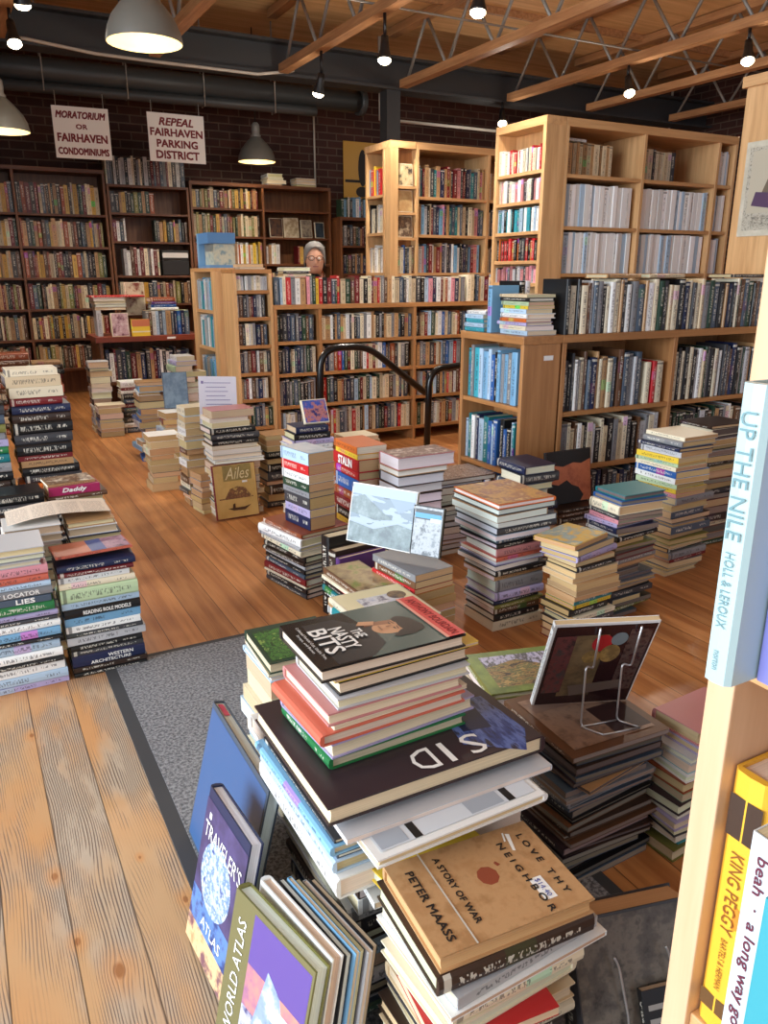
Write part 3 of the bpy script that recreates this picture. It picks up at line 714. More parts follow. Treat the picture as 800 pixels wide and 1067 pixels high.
# tall panel at the right with its poster
o = empty('bookcase', 'tall bookcase end of plain maple plywood carrying an old poster', 'bookcase', (4.25, 3.0, 0))
MB().box(-.25, -.32, 0, -.232, .23, 2.17).build('side_panel', M_MAPLE, o); MB().box(-.27, -.34, 2.17, .3, .25, 2.225).build('top_board', M_MAPLEY, o)
MB().box(-.232, .21, 0, .3, .23, 2.17).build('back_panel', M_OAK, o)
for z in (.3, .7, 1.1, 1.5, 1.9): MB().box(-.232, -.3, z-.02, .3, .21, z).build('shelf', M_MAPLEX, o)
o = empty('vintage_poster', 'old cream poster with an ornate border and a purple cloth figure on maple panel', 'poster', (3.999, 3.0, 1.40))
MB().box(-.004, -.24, 0, 0, .18, .49).build('poster_sheet', mat_art('poster_paper', [rgb(190, 184, 164), rgb(206, 200, 182)], 14, .7), o)
patch('poster_print', [(rect(-.155, .03, .215, .46), 0), (rect(-.135, .12, .20, .44), 1), ([(-.07, .18), (.2, .12), (.2, .36), (.06, .43), (-.02, .3)], 2), ([(-.11, .16), (.2, .11), (.2, .2), (-.09, .23)], 3), (rect(-.1, .05, .18, .105), 4)],
      [mat_art('ornate_border', [rgb(120, 116, 104), rgb(190, 184, 168), rgb(150, 146, 132)], 60), flat('poster_ground', 186, 178, 158), flat('poster_figure', 112, 100, 84), flat('poster_cloth', 86, 64, 92), mat_art('poster_smallprint', [rgb(196, 190, 172), rgb(110, 104, 96)], 90, stretch=(1, 1, 2))],
      o, (-.004, 0, 0), (0, -1, 0), (0, 0, 1), .0006)
# low bookcase, right
ORD = 'along'
bookcase('bookcase', 'low wide oak bookcase on the right, crammed with large dark books', 2.484, 3.98, 2.85, 3.2, .925, (.28, .56), dividers=(3.23,), mats=(M_OAK, M_OAKX), top_th=.035, over=.006)
bookcase('bookcase', 'low oak end bookcase of blue books facing the windows, with a small white tag', 2.255, 2.47, 2.85, 3.36, .925, (.28, .60), 'W', mats=(M_OAK, M_OAKY), top_th=.035, over=.006)
tg = patch('shelf_tag', [(rect(-.028, -.011, .028, .011), 0)], [M_WHITE], None, (0, 0, 0), (1, 0, 0), (0, 0, 1), .0)
E_UNIT = [x for x in bpy.data.objects if x.get('label', '').startswith('low oak end bookcase')][0]
tg.parent = E_UNIT; tg.location = (2.40-E_UNIT.location.x, 2.8485-E_UNIT.location.y, .825)
book('h', 'black', .25, .17, .028, shelf_matrix('S', 2.50, 2.87, .9258, .028, .17), 'black hardback at the left end of the big row on the low oak bookcase', parts=False)
row('along the top of the low oak bookcase', 'S', 2.53, 3.95, 2.87, .925, .235, .0285, TALLN, 'h', W=.17, hv=.018, order='from the left')
row('in the low oak bookcase, wide upper bay', 'S', 2.512, 3.05, 2.87, .56, .255, .0265, TALLN, 'h', W=.19, hv=.03, hmax=.315)
row('at that bay end beside its divider', 'S', 3.06, 3.21, 2.87, .56, .22, .032, 'red,dark red,rust,white,cream', 'h', W=.19, hv=.02, hmax=.31)
row('in the low oak bookcase, last upper bay', 'S', 3.25, 3.95, 2.87, .56, .26, .024, TALLN, 'h', W=.19, hv=.02, hmax=.31)
row('in the low oak bookcase, wide lower bay', 'S', 2.512, 3.21, 2.87, .28, .2, .024, TALLN, 'p', W=.18, hv=.025, hmax=.25)
row('', 'S', 3.25, 3.95, 2.87, .28, .21, .024, TALLN)
row('', 'S', 2.512, 3.2, 2.87, .02, .2, .024, DARK)
row('on the low oak end bookcase, upper shelf', 'W', 3.33, 2.885, 2.275, .60, .24, .030, 'black,grey,pale blue,turquoise,light blue,white,light blue,blue', 'h', W=.15, hv=.02, hmax=.27)
row('on the low oak end bookcase, lower shelf', 'W', 3.33, 2.885, 2.275, .28, .21, .028, 'teal,blue,black,pale blue,blue,white,navy', 'h', W=.15, hv=.03, hmax=.28)
row('', 'W', 3.33, 2.885, 2.275, .02, .2, .028, 'teal,blue,black,pale blue,white')
# things on the low bookcase's corner
stack('the oak bookcase corner pile', 2.30, 2.90, .925, [('p', 'beige', 'W', 20, 17, 1.4), ('h', 'black', 'W', 21, 15, 1.8), ('p', 'pale green', 'W', 20, 15, 1.8), ('p', 'yellow', 'W', 20, 15, 1.5), ('p', 'pale blue', 'W', 20, 15, 2.0), ('h', 'white', 'W', 21, 16, 2.2), ('p', 'orange', 'W', 19, 15, 1.6), ('h', 'lavender', 'W', 21, 16, 1.8), ('p', 'cream', 'W', 21, 16, 2.0), ('p', 'pale blue', 'W', 21, 17, 2.2)])
stack('pale blue pile behind the oak corner pile', 2.27, 3.19, .925, [('h', 'white', 'W', 15, 18, 1.8), ('p', 'pale blue', 'W', 15, 17, 2), ('h', 'turquoise', 'W', 15, 18, 2), ('h', 'pale blue', 'W', 15, 18, 2.2), ('h', 'turquoise', 'W', 15, 18, 2)])
book('h', 'light blue', .22, .16, .03, shelf_matrix('W', 3.176, 2.28, .9256, .03, .16), 'light blue hardback standing upright behind the oak corner pile', None)
book('h', 'black', .24, .17, .03, shelf_matrix('S', 2.464, 3.17, .9256, .03, .03), 'black hardback standing behind the corner pile on the oak bookcase', None)
book('h', 'white', .24, .17, .03, shelf_matrix('S', 2.498, 3.17, .9256, .03, .03), 'white hardback standing behind the corner pile on the oak bookcase', None)
# books lying along the top of the row
for k, (x, c, L) in enumerate(((2.75, 'tan', 22), (3.03, 'beige', 24), (3.62, 'charcoal', 26))):
    M = flat_matrix('S', L/100, .15, x, 2.88, .925+.254, 0); book('h', c, L/100, .15, .018, M, f'{c} hardback lying across the tops of the large dark books', None)
# low bookcase, middle
bookcase('bookcase', 'low oak bookcase of paperbacks behind the black handrail', 1.865, 4.3, 5.0, 5.32, 1.0, (.10, .325, .545, .76), dividers=(2.20+.0, 2.95, 3.6), mats=(M_OAK, M_OAKX), th=.022, top_th=.03)
row('along the top, bookcase behind the handrail', 'S', 1.88, 3.42, 5.02, 1.0, .175, .0265, MIXED+',yellow,pink,white,cream', 'p', W=.11, hv=.012)
row('', 'S', 3.42, 4.2, 5.02, 1.0, .175, .0265, MIXED)
for z in (.76, .545, .325):
    ind = 'p' if z > .5 else None
    nm = {.76: 'first', .545: 'second', .325: 'third'}[z]
    row(f'on the {nm} shelf, narrow left bay behind the handrail', 'S', 1.89, 2.187, 5.02, z, .17, .022, 'black,charcoal,dark green,grey,slate,navy,brown,cream', None, W=.11, hv=.012)
    row(f'on the {nm} shelf, wide bay behind the handrail', 'S', 2.213, 2.937, 5.02, z, .168, .024, MIXED if z < .7 else 'cream,beige,black,white,slate,charcoal,tan,grey,dark red', ind, W=.11, hv=.014)
    row(f'on the {nm} shelf, next bay right of the handrail top', 'S', 2.963, 3.587, 5.02, z, .168, .024, MIXED, None, W=.11, hv=.012)
for z in (.76, .545, .325): row('', 'S', 3.613, 4.27, 5.02, z, .168, .024, MIXED, None, W=.11, hv=.012)
for a, b in ((1.89, 2.187), (2.213, 2.937), (2.963, 3.587), (3.613, 4.27)): row('', 'S', a, b, 5.02, .10, .17, .024, MIXED, None, W=.11, hv=.012)
# end bookcase beside it
bookcase('bookcase', 'small pale end bookcase of tiny paperbacks beside the low oak bookcase', 1.60, 1.862, 5.0, 5.25, 1.225, (.08, .20, .39, .565, .745, .925, 1.095), mats=(M_MAPLE, M_OAKX), th=.02, top_th=.025)
bookcase('bookcase', 'pale narrow bookcase of light blue books facing the windows', 1.56, 1.78, 5.26, 5.87, 1.235, (.1, .42, .70, .955), 'W', mats=(M_MAPLE, M_MAPLEY), th=.10, top_th=.025)
for z in (.39, .565, .745, .925): row('', 'S', 1.625, 1.84, 5.02, z, .136, .019, 'cream,white,grey,charcoal,dark red,navy,beige,brown,slate', W=.1, hv=.006)
row('', 'S', 1.625, 1.84, 5.02, 1.095, .09, .02, 'cream,white,pale grey', W=.1, hv=.004); row('', 'S', 1.625, 1.84, 5.02, .2, .14, .02, DARK, W=.1)
for z, H in ((.955, .2), (.70, .2), (.42, .2)): row('', 'W', 5.765, 5.365, 1.575, z, H, .022, 'light blue,pale blue,white,turquoise,pale blue,pale grey', W=.13)
# blue box set and books on the pale end bookcase
o = empty('box_set', 'blue boxed set standing on the pale narrow bookcase', 'box', (1.68, 5.58, 1.235))
MB().box(-.10, -.14, 0, .09, .14, .02).build('box_base', flat('blue_card', 96, 142, 190), o)
MB().box(-.10, .10, .02, .09, .14, .23).build('box_end', flat('blue_card2', 120, 165, 205), o)
MB().box(-.10, -.14, .16, .09, .10, .23).build('box_lid', flat('blue_card3', 84, 130, 180), o)
MB().box(-.06, -.12, .02, .09, .09, .158).build('picture_panel', mat_art('landscape_card', [rgb(150, 170, 170), rgb(190, 190, 170), rgb(110, 140, 150)], 16), o)
stack('white pile right of the blue boxed set', 1.66, 5.06, 1.225, [('p', 'cream', 'N', 17, 11, 2), ('p', 'black', 'N', 17, 11, 1.2)])
stack('pile of hardbacks on top behind the paperback row', 2.02, 5.2, 1.0, gen(9, 24, 'white,cream,dark red,charcoal,pale grey', 'SN', 'h', (18, 21), (11, 12)), jit=(.004, 2))
# counter shelf at the back of the aisle
o = empty('counter_shelf', 'red-brown topped low counter shelf crowded with books at the aisle end', 'shelf', (1.38, 6.75, 0))
MB().box(-.43, -.25, .68, .40, .25, .72).build('counter_top', M_RED, o); MB().box(-.40, -.2, 0, -.376, .25, .68).build('side_panel', M_BROWN, o); MB().box(.35, -.2, 0, .374, .25, .68).build('side_panel', M_BROWN, o)
MB().box(-.376, -.2, .34, .35, .25, .362).build('shelf', M_BROWNX, o); MB().box(-.376, .23, 0, .35, .25, .68).build('back_panel', M_BROWN, o)
tag(patch('price_tag', [(rect(0, 0, .07, .016), 0)], [M_WHITE], None, (1.50, 6.4995, .692), (1, 0, 0), (0, 0, 1), .0008), 'small white tag stuck to the edge of the red-brown counter', 'tag')
row('', 'S', 1.36, 1.72, 6.56, .72, .19, .028, 'pale blue,blue,navy,white,dark green,grey,tan,brown,slate', W=.13, hv=.004)
row('', 'S', .99, 1.06, 6.62, .72, .20, .03, 'pale grey,cream', W=.15, hv=.001)
row('', 'S', 1.02, 1.70, 6.58, .362, .24, .03, 'tan,dark green,slate,navy,charcoal,grey,dark red,white', W=.16, hmax=.28)
faceout(1.085, 6.55, .72, .13, .18, .02, [(214, 196, 196), (196, 160, 164), (120, 70, 84)], 'pale pink picture book standing face out on the red-brown counter', 5, 'h', 22)
b = book('h', 'yellow', .13, .14, .03, Matrix.Translation((1.235, 6.55, .72)) @ Matrix(((1, 0, 0, 0), (0, 0, -1, 0), (0, 1, 0, 0), (0, 0, 0, 1))), 'small book striped salmon and yellow, face out on the red-brown counter')
patch('cover_picture', [(rect(0, .075, .14, .13), 0), (rect(0, .03, .14, .04), 1)], [flat('cv_salmon', 206, 120, 84), flat('cv_wh', 230, 220, 190)], b, (0, 0, .03), (1, 0, 0), (0, 1, 0))
stack('white pile under the red board on the counter', .985, 6.62, .922, [('h', 'red', 'S', 42, 20, 1.4, -3, 0, 0)]+[('h', c, 'N', 24, 17, 2.4) for c in ('white', 'cream', 'pale grey', 'beige')][:4])
stack('colourful pile on the upright books of the counter', 1.42, 6.60, .916, [('h', 'rust', 'S', 20, 14, 3.2), ('h', 'purple', 'S', 20, 14, 2.2), ('h', 'blue', 'S', 20, 14, 2.2), ('h', 'white', 'S', 22, 14, 2.0)])
faceout(1.26, 6.80, .87, .15, .26, .015, [(206, 196, 170), (190, 180, 150), (120, 60, 44)], 'cream picture book leaning behind the counter', 4, 'h', 14, seed=9)

# ---------------------------------------------------------------- mat, rails, person
o = empty('floor_mat', 'grey textured entrance mat with a dark rubber border on the plank floor', 'mat', (.9, 1.2, 0))
def mat_carpet():
    m, nt, b = new_mat('mat_pile'); g = NG(nt); tc = g.n('TexCoord')
    n = g.noise(tc.outputs['Object'], 130, 2); n2 = g.noise(tc.outputs['Object'], 420, 1)
    f = g.m('ADD', g.m('MULTIPLY', n, .7), g.m('MULTIPLY', n2, .3))
    g.l(g.mix(g.sm(f, .36, .64), rgb(84, 84, 88), rgb(150, 150, 152)), b.inputs['Base Color']); b.inputs['Roughness'].default_value = .9
    bp = g.n('Bump'); bp.inputs['Strength'].default_value = .6; bp.inputs['Distance'].default_value = .003; g.l(f, bp.inputs['Height']); g.l(bp.outputs[0], b.inputs['Normal'])
    return m
MB().box(-.602, -1.0, .001, .10, 1.165, .007).build('pile_surface', mat_carpet(), o)
MB().box(-.637, -1.03, 0, -.602, 1.19, .005).box(-.602, 1.165, 0, .13, 1.19, .005).box(.10, -1.03, 0, .13, 1.165, .005).box(-.602, -1.03, 0, .10, -1.0, .005).build('rubber_border', plain('mat_rubber', rgb(62, 62, 64), .7), o)
def arc(pts, n=6):
    """round the corners of a path: (point, radius)"""
    out = [Vector(pts[0][0])]
    for i in range(1, len(pts)-1):
        p, r = Vector(pts[i][0]), pts[i][1]; a = (Vector(pts[i-1][0])-p).normalized(); b = (Vector(pts[i+1][0])-p).normalized()
        for k in range(n+1):
            t = k/n; out.append((p+a*r)*(1-t)**2+p*2*t*(1-t)+(p+b*r)*t*t)
    out.append(Vector(pts[-1][0])); return out
def rail(label, pts):
    o = empty('handrail', label, 'handrail', (pts[0][0][0], pts[0][0][1], 0)); off = Vector(o.location)
    MB().tube([p-off for p in arc(pts)], .021, 14).build('rail_tube', M_TUBE, o)
    p = pts[0][0]; MB().lathe([(0, .012), (.05, .012), (.05, 0), (0, 0)], n=18).build('floor_flange', M_TUBE, o)
    return o
rail('black tube handrail, the longer one with its slope falling behind the other', [((1.87, 4.3, 0), 0), ((1.885, 4.3, .775), .13), ((2.20, 4.3, .775), .10), ((2.62, 4.3, .46), 0)])
rail('black tube handrail, the shorter one right in front of the sloping one', [((2.585, 4.22, 0), 0), ((2.60, 4.22, .62), .11), ((2.95, 4.22, .64), 0)])

def person():
    o = empty('person', 'person with grey hair and glasses in black sitting behind the paperback bookcase', 'person', (2.62, 6.05, .07), math.radians(160))
    # skin-modifier body: seated, facing the room's front
    UP = .07
    J = {'pel': ((0, 0, .52), .13), 'ab': ((0, .0, .70), .125), 'ch': ((0, .01, .92), .135), 'nk': ((0, .02, 1.07), .055), 'hd': ((0, .045, 1.13), .06),
         'ls': ((.17, .0, 1.0), .06), 'le': ((.22, .03, .76), .045), 'lw': ((.12, .2, .66), .035), 'rs': ((-.17, .0, 1.0), .06), 're': ((-.22, .03, .76), .045), 'rw': ((-.12, .2, .66), .035),
         'lh': ((.09, .03, .5), .085), 'lk': ((.11, .40, .50), .06), 'la': ((.11, .38, .09), .04), 'lt': ((.11, .50, .035), .035),
         'rh': ((-.09, .03, .5), .085), 'rk': ((-.11, .40, .50), .06), 'ra': ((-.11, .38, .09), .04), 'rt': ((-.11, .50, .035), .035)}
    K = list(J); E = [('pel', 'ab'), ('ab', 'ch'), ('ch', 'nk'), ('nk', 'hd'), ('ch', 'ls'), ('ls', 'le'), ('le', 'lw'), ('ch', 'rs'), ('rs', 're'), ('re', 'rw'), ('pel', 'lh'), ('lh', 'lk'), ('lk', 'la'), ('la', 'lt'), ('pel', 'rh'), ('rh', 'rk'), ('rk', 'ra'), ('ra', 'rt')]
    me = bpy.data.meshes.new('clothed_body'); me.from_pydata([J[k][0] for k in K], [(K.index(a), K.index(b)) for a, b in E], [])
    b = bpy.data.objects.new('clothed_body', me); link(b, o)
    sk = b.modifiers.new('skin', 'SKIN'); 
    for i, k in enumerate(K):
        me.skin_vertices[0].data[i].radius = (J[k][1], J[k][1])
    me.skin_vertices[0].data[0].use_root = True
    sd = b.modifiers.new('sub', 'SUBSURF'); sd.levels = 2; sd.render_levels = 2
    me.materials.append(flat('black_cloth', 26, 26, 28, .8))
    SK = flat('skin_tone', 196, 146, 120, .5)
    # head: shaped rings (face towards +y)
    h = MB(); prof = [(.0, 1.125, .03), (.045, 1.13, .035), (.058, 1.15, .03), (.068, 1.18, .022), (.074, 1.22, .015), (.077, 1.255, .01), (.072, 1.295, .004), (.055, 1.33, 0), (.028, 1.348, 0), (0, 1.352, 0)]
    n = 20; h.sm = True
    for r, z, fy in prof:
        for k in range(n):
            a = 2*PI*k/n; x = r*math.cos(a)*.95; y = r*1.2*math.sin(a)+.05+(fy*.6 if math.sin(a) > 0 else 0)
            h.v.append(Vector((x, y, z)))
    for i in range(len(prof)-1):
        for k in range(n): h.face([i*n+k, i*n+(k+1) % n, (i+1)*n+(k+1) % n, (i+1)*n+k])
    h.build('head', SK, o)
    MB().prism([(-.012, 0), (.012, 0), (.006, .045), (-.006, .045)], .14, .168, 1, Matrix.Translation((0, 0, 1.2))).build('nose', SK, o, bevel=.004)
    for s in (-1, 1):
        MB().lathe([(0, -.008), (.007, -.004), (.009, 0), (.007, .004), (0, .008)], (s*.03, .145, 1.245), 10).build('eye', M_INKW, o)
        MB().lathe([(.004, -.026), (.012, -.012), (.012, .012), (.004, .026)], (s*.075, .05, 1.235), 10).build('ear', SK, o)
    MB().box(-.022, .143, 1.178, .022, .151, 1.186).build('mouth', flat('lip', 150, 90, 84), o)
    hr = MB(); hr.sm = True
    P2 = [(.083, 1.17), (.088, 1.22), (.088, 1.27), (.084, 1.31), (.066, 1.35), (.034, 1.372), (0, 1.376)]
    for r, z in P2:
        for k in range(n):
            a = 2*PI*k/n; sy = math.sin(a); zz = z+(max(0, sy)*.155*max(0, (1.34-z)/.17))
            hr.v.append(Vector((r*math.cos(a), r*1.18*sy+.042, zz)))
    for i in range(len(P2)-1):
        for k in range(n): hr.face([i*n+k, i*n+(k+1) % n, (i+1)*n+(k+1) % n, (i+1)*n+k])
    hr.build('hair', plain('grey_hair', rgb(120, 116, 112), .7, noise=.2, nscale=60), o)
    gl = MB()
    for s in (-1, 1): gl.tube([(s*.032+.024*math.cos(2*PI*k/12), .158, 1.245+.018*math.sin(2*PI*k/12)) for k in range(13)], .0022, 5)
    gl.tube([(-.008, .158, 1.247), (.008, .158, 1.247)], .002, 5)
    for s in (-1, 1): gl.tube([(s*.056, .156, 1.25), (s*.078, .05, 1.25)], .002, 5)
    gl.build('glasses', M_BLACK, o)
    for s in (-1, 1):
        for f in range(4):
            x = s*(.12-.018*f+.01); MB().tube([(x, .205, .655), (x-s*.004, .245-.003*abs(f-1.5), .65), (x-s*.008, .268, .638)], [.0085, .0075, .006], 7).build('finger', SK, o)
        MB().tube([(s*.12, .19, .66), (s*.112, .225, .653)], [.02, .026], 10).build('palm', SK, o)
        MB().tube([(s*.095, .205, .655), (s*.075, .232, .65)], [.009, .007], 7).build('thumb', SK, o)
    t = empty('stool', 'wooden stool under the person behind the paperback bookcase', 'stool', (2.62, 6.05, 0))
    MB().box(-.24, -.62, 0, .24, -.3, .068).build('foot_board', M_OAK, t); MB().lathe([(0, .43), (.16, .43), (.17, .445), (.17, .465), (.16, .47), (0, .47)], n=22).build('seat', M_OAK, t)
    for k in range(4):
        a = PI/4+k*PI/2; MB().tube([(.1*math.cos(a), .1*math.sin(a), .432), (.16*math.cos(a), .16*math.sin(a), 0)], .015, 8).build('leg', M_OAK, t)
person()

# ---------------------------------------------------------------- the near bookshelf at the right edge
o = empty('bookcase', 'close-up beech bookcase upright at the right edge with books beside it', 'bookcase', (.62, .2, 0))
def bx(n, x0, y0, z0, x1, y1, z1, m): return MB().box(x0-.62, y0-.2, z0, x1-.62, y1-.2, z1).build(n, m, o, bevel=.0015)
M_BEECH = mat_wood('beech_upright', rgb(206, 166, 128), rgb(222, 186, 150), 'z', .7)
bx('side_panel', .50, .347, 0, .76, .372, 1.62, M_BEECH); bx('side_panel', .50, -.55, 0, .76, -.525, 1.62, M_BEECH)
for z in (.10, .552, .918, 1.30): bx('shelf', .506, -.525, z-.022, .75, .347, z, M_MAPLEY)
bx('top_board', .49, -.56, 1.62, .76, .382, 1.645, M_MAPLEY); bx('back_panel', .75, -.525, 0, .76, .347, 1.62, M_MAPLE)
def spine_book(label, kind, col, a, T, front, z, H, W, words):
    b = book(kind, col, H, W, T, shelf_matrix('W', a, front, z, T, W), label)
    # turn off printed marks on lettered spines
    for c in b.children:
        if c.data.uv_layers: c.data.uv_layers[0].data.foreach_set('uv', [-1.]*(2*len(c.data.loops)))
    for body, u, L, h, mt, bold in words:      # u: centre along the spine from the head
        text('spine_lettering', body, L, h, mt, b, (-.0045 if kind == 'h' else -.0006, H-u, T/2), (0, -1, 0), (0, 0, 1), .0002, 0, bold)
    return b
TEALINK = flat('teal_ink', 100, 136, 142, .4); NAVYINK = flat('navy_ink', 40, 50, 110, .4); BROWNINK = flat('brown_ink', 130, 78, 26, .4); MAROON = flat('maroon_ink', 100, 40, 60, .4); BLUEINK = flat('blue_ink', 60, 70, 150)
spine_book('pale turquoise hardback jutting out over the upright of the close bookcase', 'h', (168, 194, 196), .337, .022, .448, .91865, .214, .15, [('UP THE NILE', .062, .088, .0115, TEALINK, 0), ('HOLL & LEROUX', .143, .056, .0075, TEALINK, 0), ('norton', .196, .015, .0045, TEALINK, 0)])
spine_book('lavender blue book right of the pale turquoise one on the close bookcase', 'p', (120, 122, 186), .3135, .022, .475, .9186, .22, .14, [])
spine_book('grey hardback at the edge beside the lavender blue book', 'h', 'slate', .289, .028, .49, .9186, .24, .15, [])
b = spine_book('yellow hardback with a dark picture band, left on the shelf under the lavender book', 'h', (222, 168, 50), .3445, .034, .513, .5525, .262, .16, [('KING PEGGY', .115, .082, .012, BROWNINK, 0), ('BARTELS & HERMAN', .19, .055, .006, BROWNINK, 0)])
for pts, cc in (([(.002, .20), (.032, .20), (.032, .24), (.002, .24)], (58, 40, 30)), ([(.002, .018), (.032, .018), (.032, .035), (.002, .035)], (96, 66, 34)), (ell(.014, .212, .010, .009), (196, 140, 120)), (ell(.021, .126, .009, .012), (214, 130, 40))):
    patch('spine_print', [(pts, 0)], [flat('spine_colour', *cc)], b, (-.0045, 0, .0), (0, 0, 1), (0, 1, 0), -.0006 if cc[0] < 150 else -.0009)
spine_book('pale grey book lettered in maroon, second on the shelf under the lavender book', 'p', (200, 208, 214), .3025, .021, .484, .5525, .24, .14, [('beah  \u00b7  a long way gone  \u00b7', .118, .20, .012, MAROON, .012)])
spine_book('turquoise book third on the shelf under the lavender book', 'p', 'turquoise', .279, .024, .475, .5525, .20, .14, [])
row('further along the shelf of the close bookcase', 'W', .25, .02, .51, .552, .22, .026, MIXED, 'h', W=.15)

# ---------------------------------------------------------------- foreground stacks
Z0 = .0075
AX = (1, 0, 0)
# big pile: everything under the dark picture book
def S(*a, **k): return stack(*a, **k)
big = S('the big pile beneath the dark book', .375, .85, Z0, [
    ('m', 'pale grey', 'E', 30, 37, 1.0, 1.0, -2.5, 0), ('h', 'white', 'E', 25, 30, 1.5, 3.4, -7.2, 1), ('m', 'charcoal', 'W', 30, 34, .7, .6, 1, 0), ('h', 'light blue', 'W', 31, 35, 1.7, 0, .5, 1), ('m', 'slate', 'W', 29, 34, .7, .8, .6, -1),
    ('h', 'pale blue', 'W', 31, 35, 2.2, .2, .2, 0), ('h', 'white', 'W', 33, 34, 3.6, .2, -1.0, 0)]+[(*q, R.uniform(4.6, 6), R.uniform(4, 6), 0) for q in gen(13, 31.5, 'charcoal,white,slate,pale blue,black,dark brown,pale grey,navy', 'WS', 'hm', (25, 27), (26, 30))], jit=(0, 0))
zt = .45
dark = book('h', 'plum', .31, .385, .03, flat_matrix('E', .31, .385, .366, .846, .4505, 0), 'large dark picture book lettered SID, lying under the pile topped by the portrait cover', None)
b = dark
TZ = .03
# local frame of a cover with its spine at E: x runs to -X, y to -Y
patch('cover_picture', [([(.02, .03), (.11, .02), (.13, .14), (.05, .2), (.015, .15)], 0), ([(.05, .05), (.1, .04), (.11, .11), (.06, .12)], 1)], [mat_art('blue_streaks', [rgb(24, 20, 30), rgb(40, 60, 120), rgb(90, 110, 170), rgb(30, 24, 40)], 22, stretch=(3, .7, 1)), flat('slate_streak', 30, 36, 66)], b, (0, .13, TZ), (1, 0, 0), (0, 1, 0))
for ch, x, ww in (('S', .115, .034), ('I', .165, .010), ('D', .207, .040)):
    text('lettering', ch, ww, .052, M_INKW, b, (x, .275, TZ), (1, 0, 0), (0, 1, 0), .0012, 0, .0)
zn = .4805
rows = [('h', 'black', 'N', 25.2, 16.8, 2.2, 0, 0, 0), ('p', 'yellow', 'N', 26, 17, .7, 2.3, .3, 1), ('h', 'black', 'N', 23.6, 15.6, 2.4, 3.0, .4, 1.5), ('h', 'pale grey', 'N', 23.6, 16.2, 1.9, 2.4, -.3, 0), ('h', 'rose', 'N', 24, 17.4, 2.2, .7, -.5, 1), ('p', 'cream', 'N', 24.5, 18, .8, 1.6, -.6, 2.5),
        ('h', 'salmon', 'W', 18.6, 26, 2.0, -.6, -1.0, 2), ('h', 'lavender', 'N', 27, 18, 2.6, 1.0, -1.0, 4), ('h', 'green', 'W', 18, 25, 2.0, .9, -.6, 2)]
ns = S('the portrait-topped pile', .398, .931, zn, rows, pages=[(226, 208, 176), (216, 196, 160), (230, 214, 184)])
nb = ns[0]; nb['label'] = 'hardback with a portrait photo and red strip topping the near pile'
W_, L_, T_ = .168, .252, .022
GREY = flat('cover_greygreen', 84, 98, 92, .25); REDS = flat('cover_red', 206, 54, 52, .3); SKINP = flat('print_skin', 200, 150, 112, .3); HAIRP = flat('print_hair', 46, 40, 38, .3); JACK = flat('print_jacket', 46, 46, 48, .3); BLK = flat('print_black', 24, 24, 26, .25); PNK = flat('print_pink', 224, 150, 130, .3); SKIN2 = flat('print_skin_dark', 150, 104, 76, .3)
patch('cover_picture', [(rect(0, 0, W_, L_), 5), ([(.0, .11), (.06, .12), (W_, .085), (W_, .222), (0, .222)], 0), ([(.02, .085), (.075, .13), (.135, .125), (.165, .09), (.165, .03), (.02, .03)], 4),
    (ell(.088, .158, .024, .032, 22), 2), ([(.058, .128), (.07, .118), (.078, .16), (.066, .17)], 7), (ell(.094, .188, .031, .017, 18), 3), (ell(.070, .182, .012, .012, 12), 3), (ell(.117, .176, .012, .018, 12), 3), (ell(.121, .160, .007, .012, 10), 3), (ell(.105, .196, .018, .012, 12), 3), ([(.05, .118), (.062, .108), (.072, .135), (.06, .142)], 2), (ell(.078, .161, .004, .0016, 10), 3), (ell(.097, .161, .004, .0016, 10), 3), ([(.072, .166), (.083, .168), (.083, .1665), (.072, .1645)], 3), ([(.092, .168), (.103, .166), (.103, .1645), (.092, .1665)], 3), ([(.085, .15), (.09, .15), (.088, .162)], 7), ([(.08, .141), (.097, .14), (.097, .137), (.08, .138)], 7),
    (rect(0, .222, W_, L_), 1), (rect(0, .216, W_, .222), 6)],
    [GREY, REDS, SKINP, HAIRP, JACK, BLK, PNK, SKIN2], nb, (0, 0, T_), AX, (0, 1, 0))
text('lettering', 'ANTHONY BOURDAIN', .15, .015, M_INKRED, nb, (.086, .237, T_), AX, (0, 1, 0), .0026, 0, .022)
text('lettering', 'THE', .030, .018, M_INKW, nb, (.088, .100, T_), AX, (0, 1, 0), .0026, 0, .022)
text('lettering', 'NASTY', .076, .024, M_INKW, nb, (.092, .073, T_), AX, (0, 1, 0), .0026, 0, .022)
text('lettering', 'BITS', .086, .030, M_INKW, nb, (.090, .043, T_), AX, (0, 1, 0), .0026, 0, .022)
for k, (tx, y) in enumerate((('Collected Varietal Cuts, Usable Trim,', .019), ('Scraps, and Bones', .010))): text('lettering', tx, (.12, .07)[k], .006, M_INKW, nb, (.085, y, T_), AX, (0, 1, 0), .0026)
# architecture magazine strips
am = [x for x in big if x['label'].startswith('white hardback') and 'second' in x['label']]
if am:
    a = am[0]; a['label'] = 'white picture book with black film strips sticking out under the dark picture book'
    patch('cover_picture', [(rect(.012, .012, .288, .238), 0), (rect(.05, .15, .063, .238), 1), (rect(.218, .15, .231, .238), 1), (rect(.07, .17, .13, .235), 2), (rect(.24, .17, .285, .235), 2)], [flat('print_pale', 214, 220, 226), M_INK, flat('print_grey', 168, 176, 186)], a, (0, 0, .015), AX, (0, 1, 0))
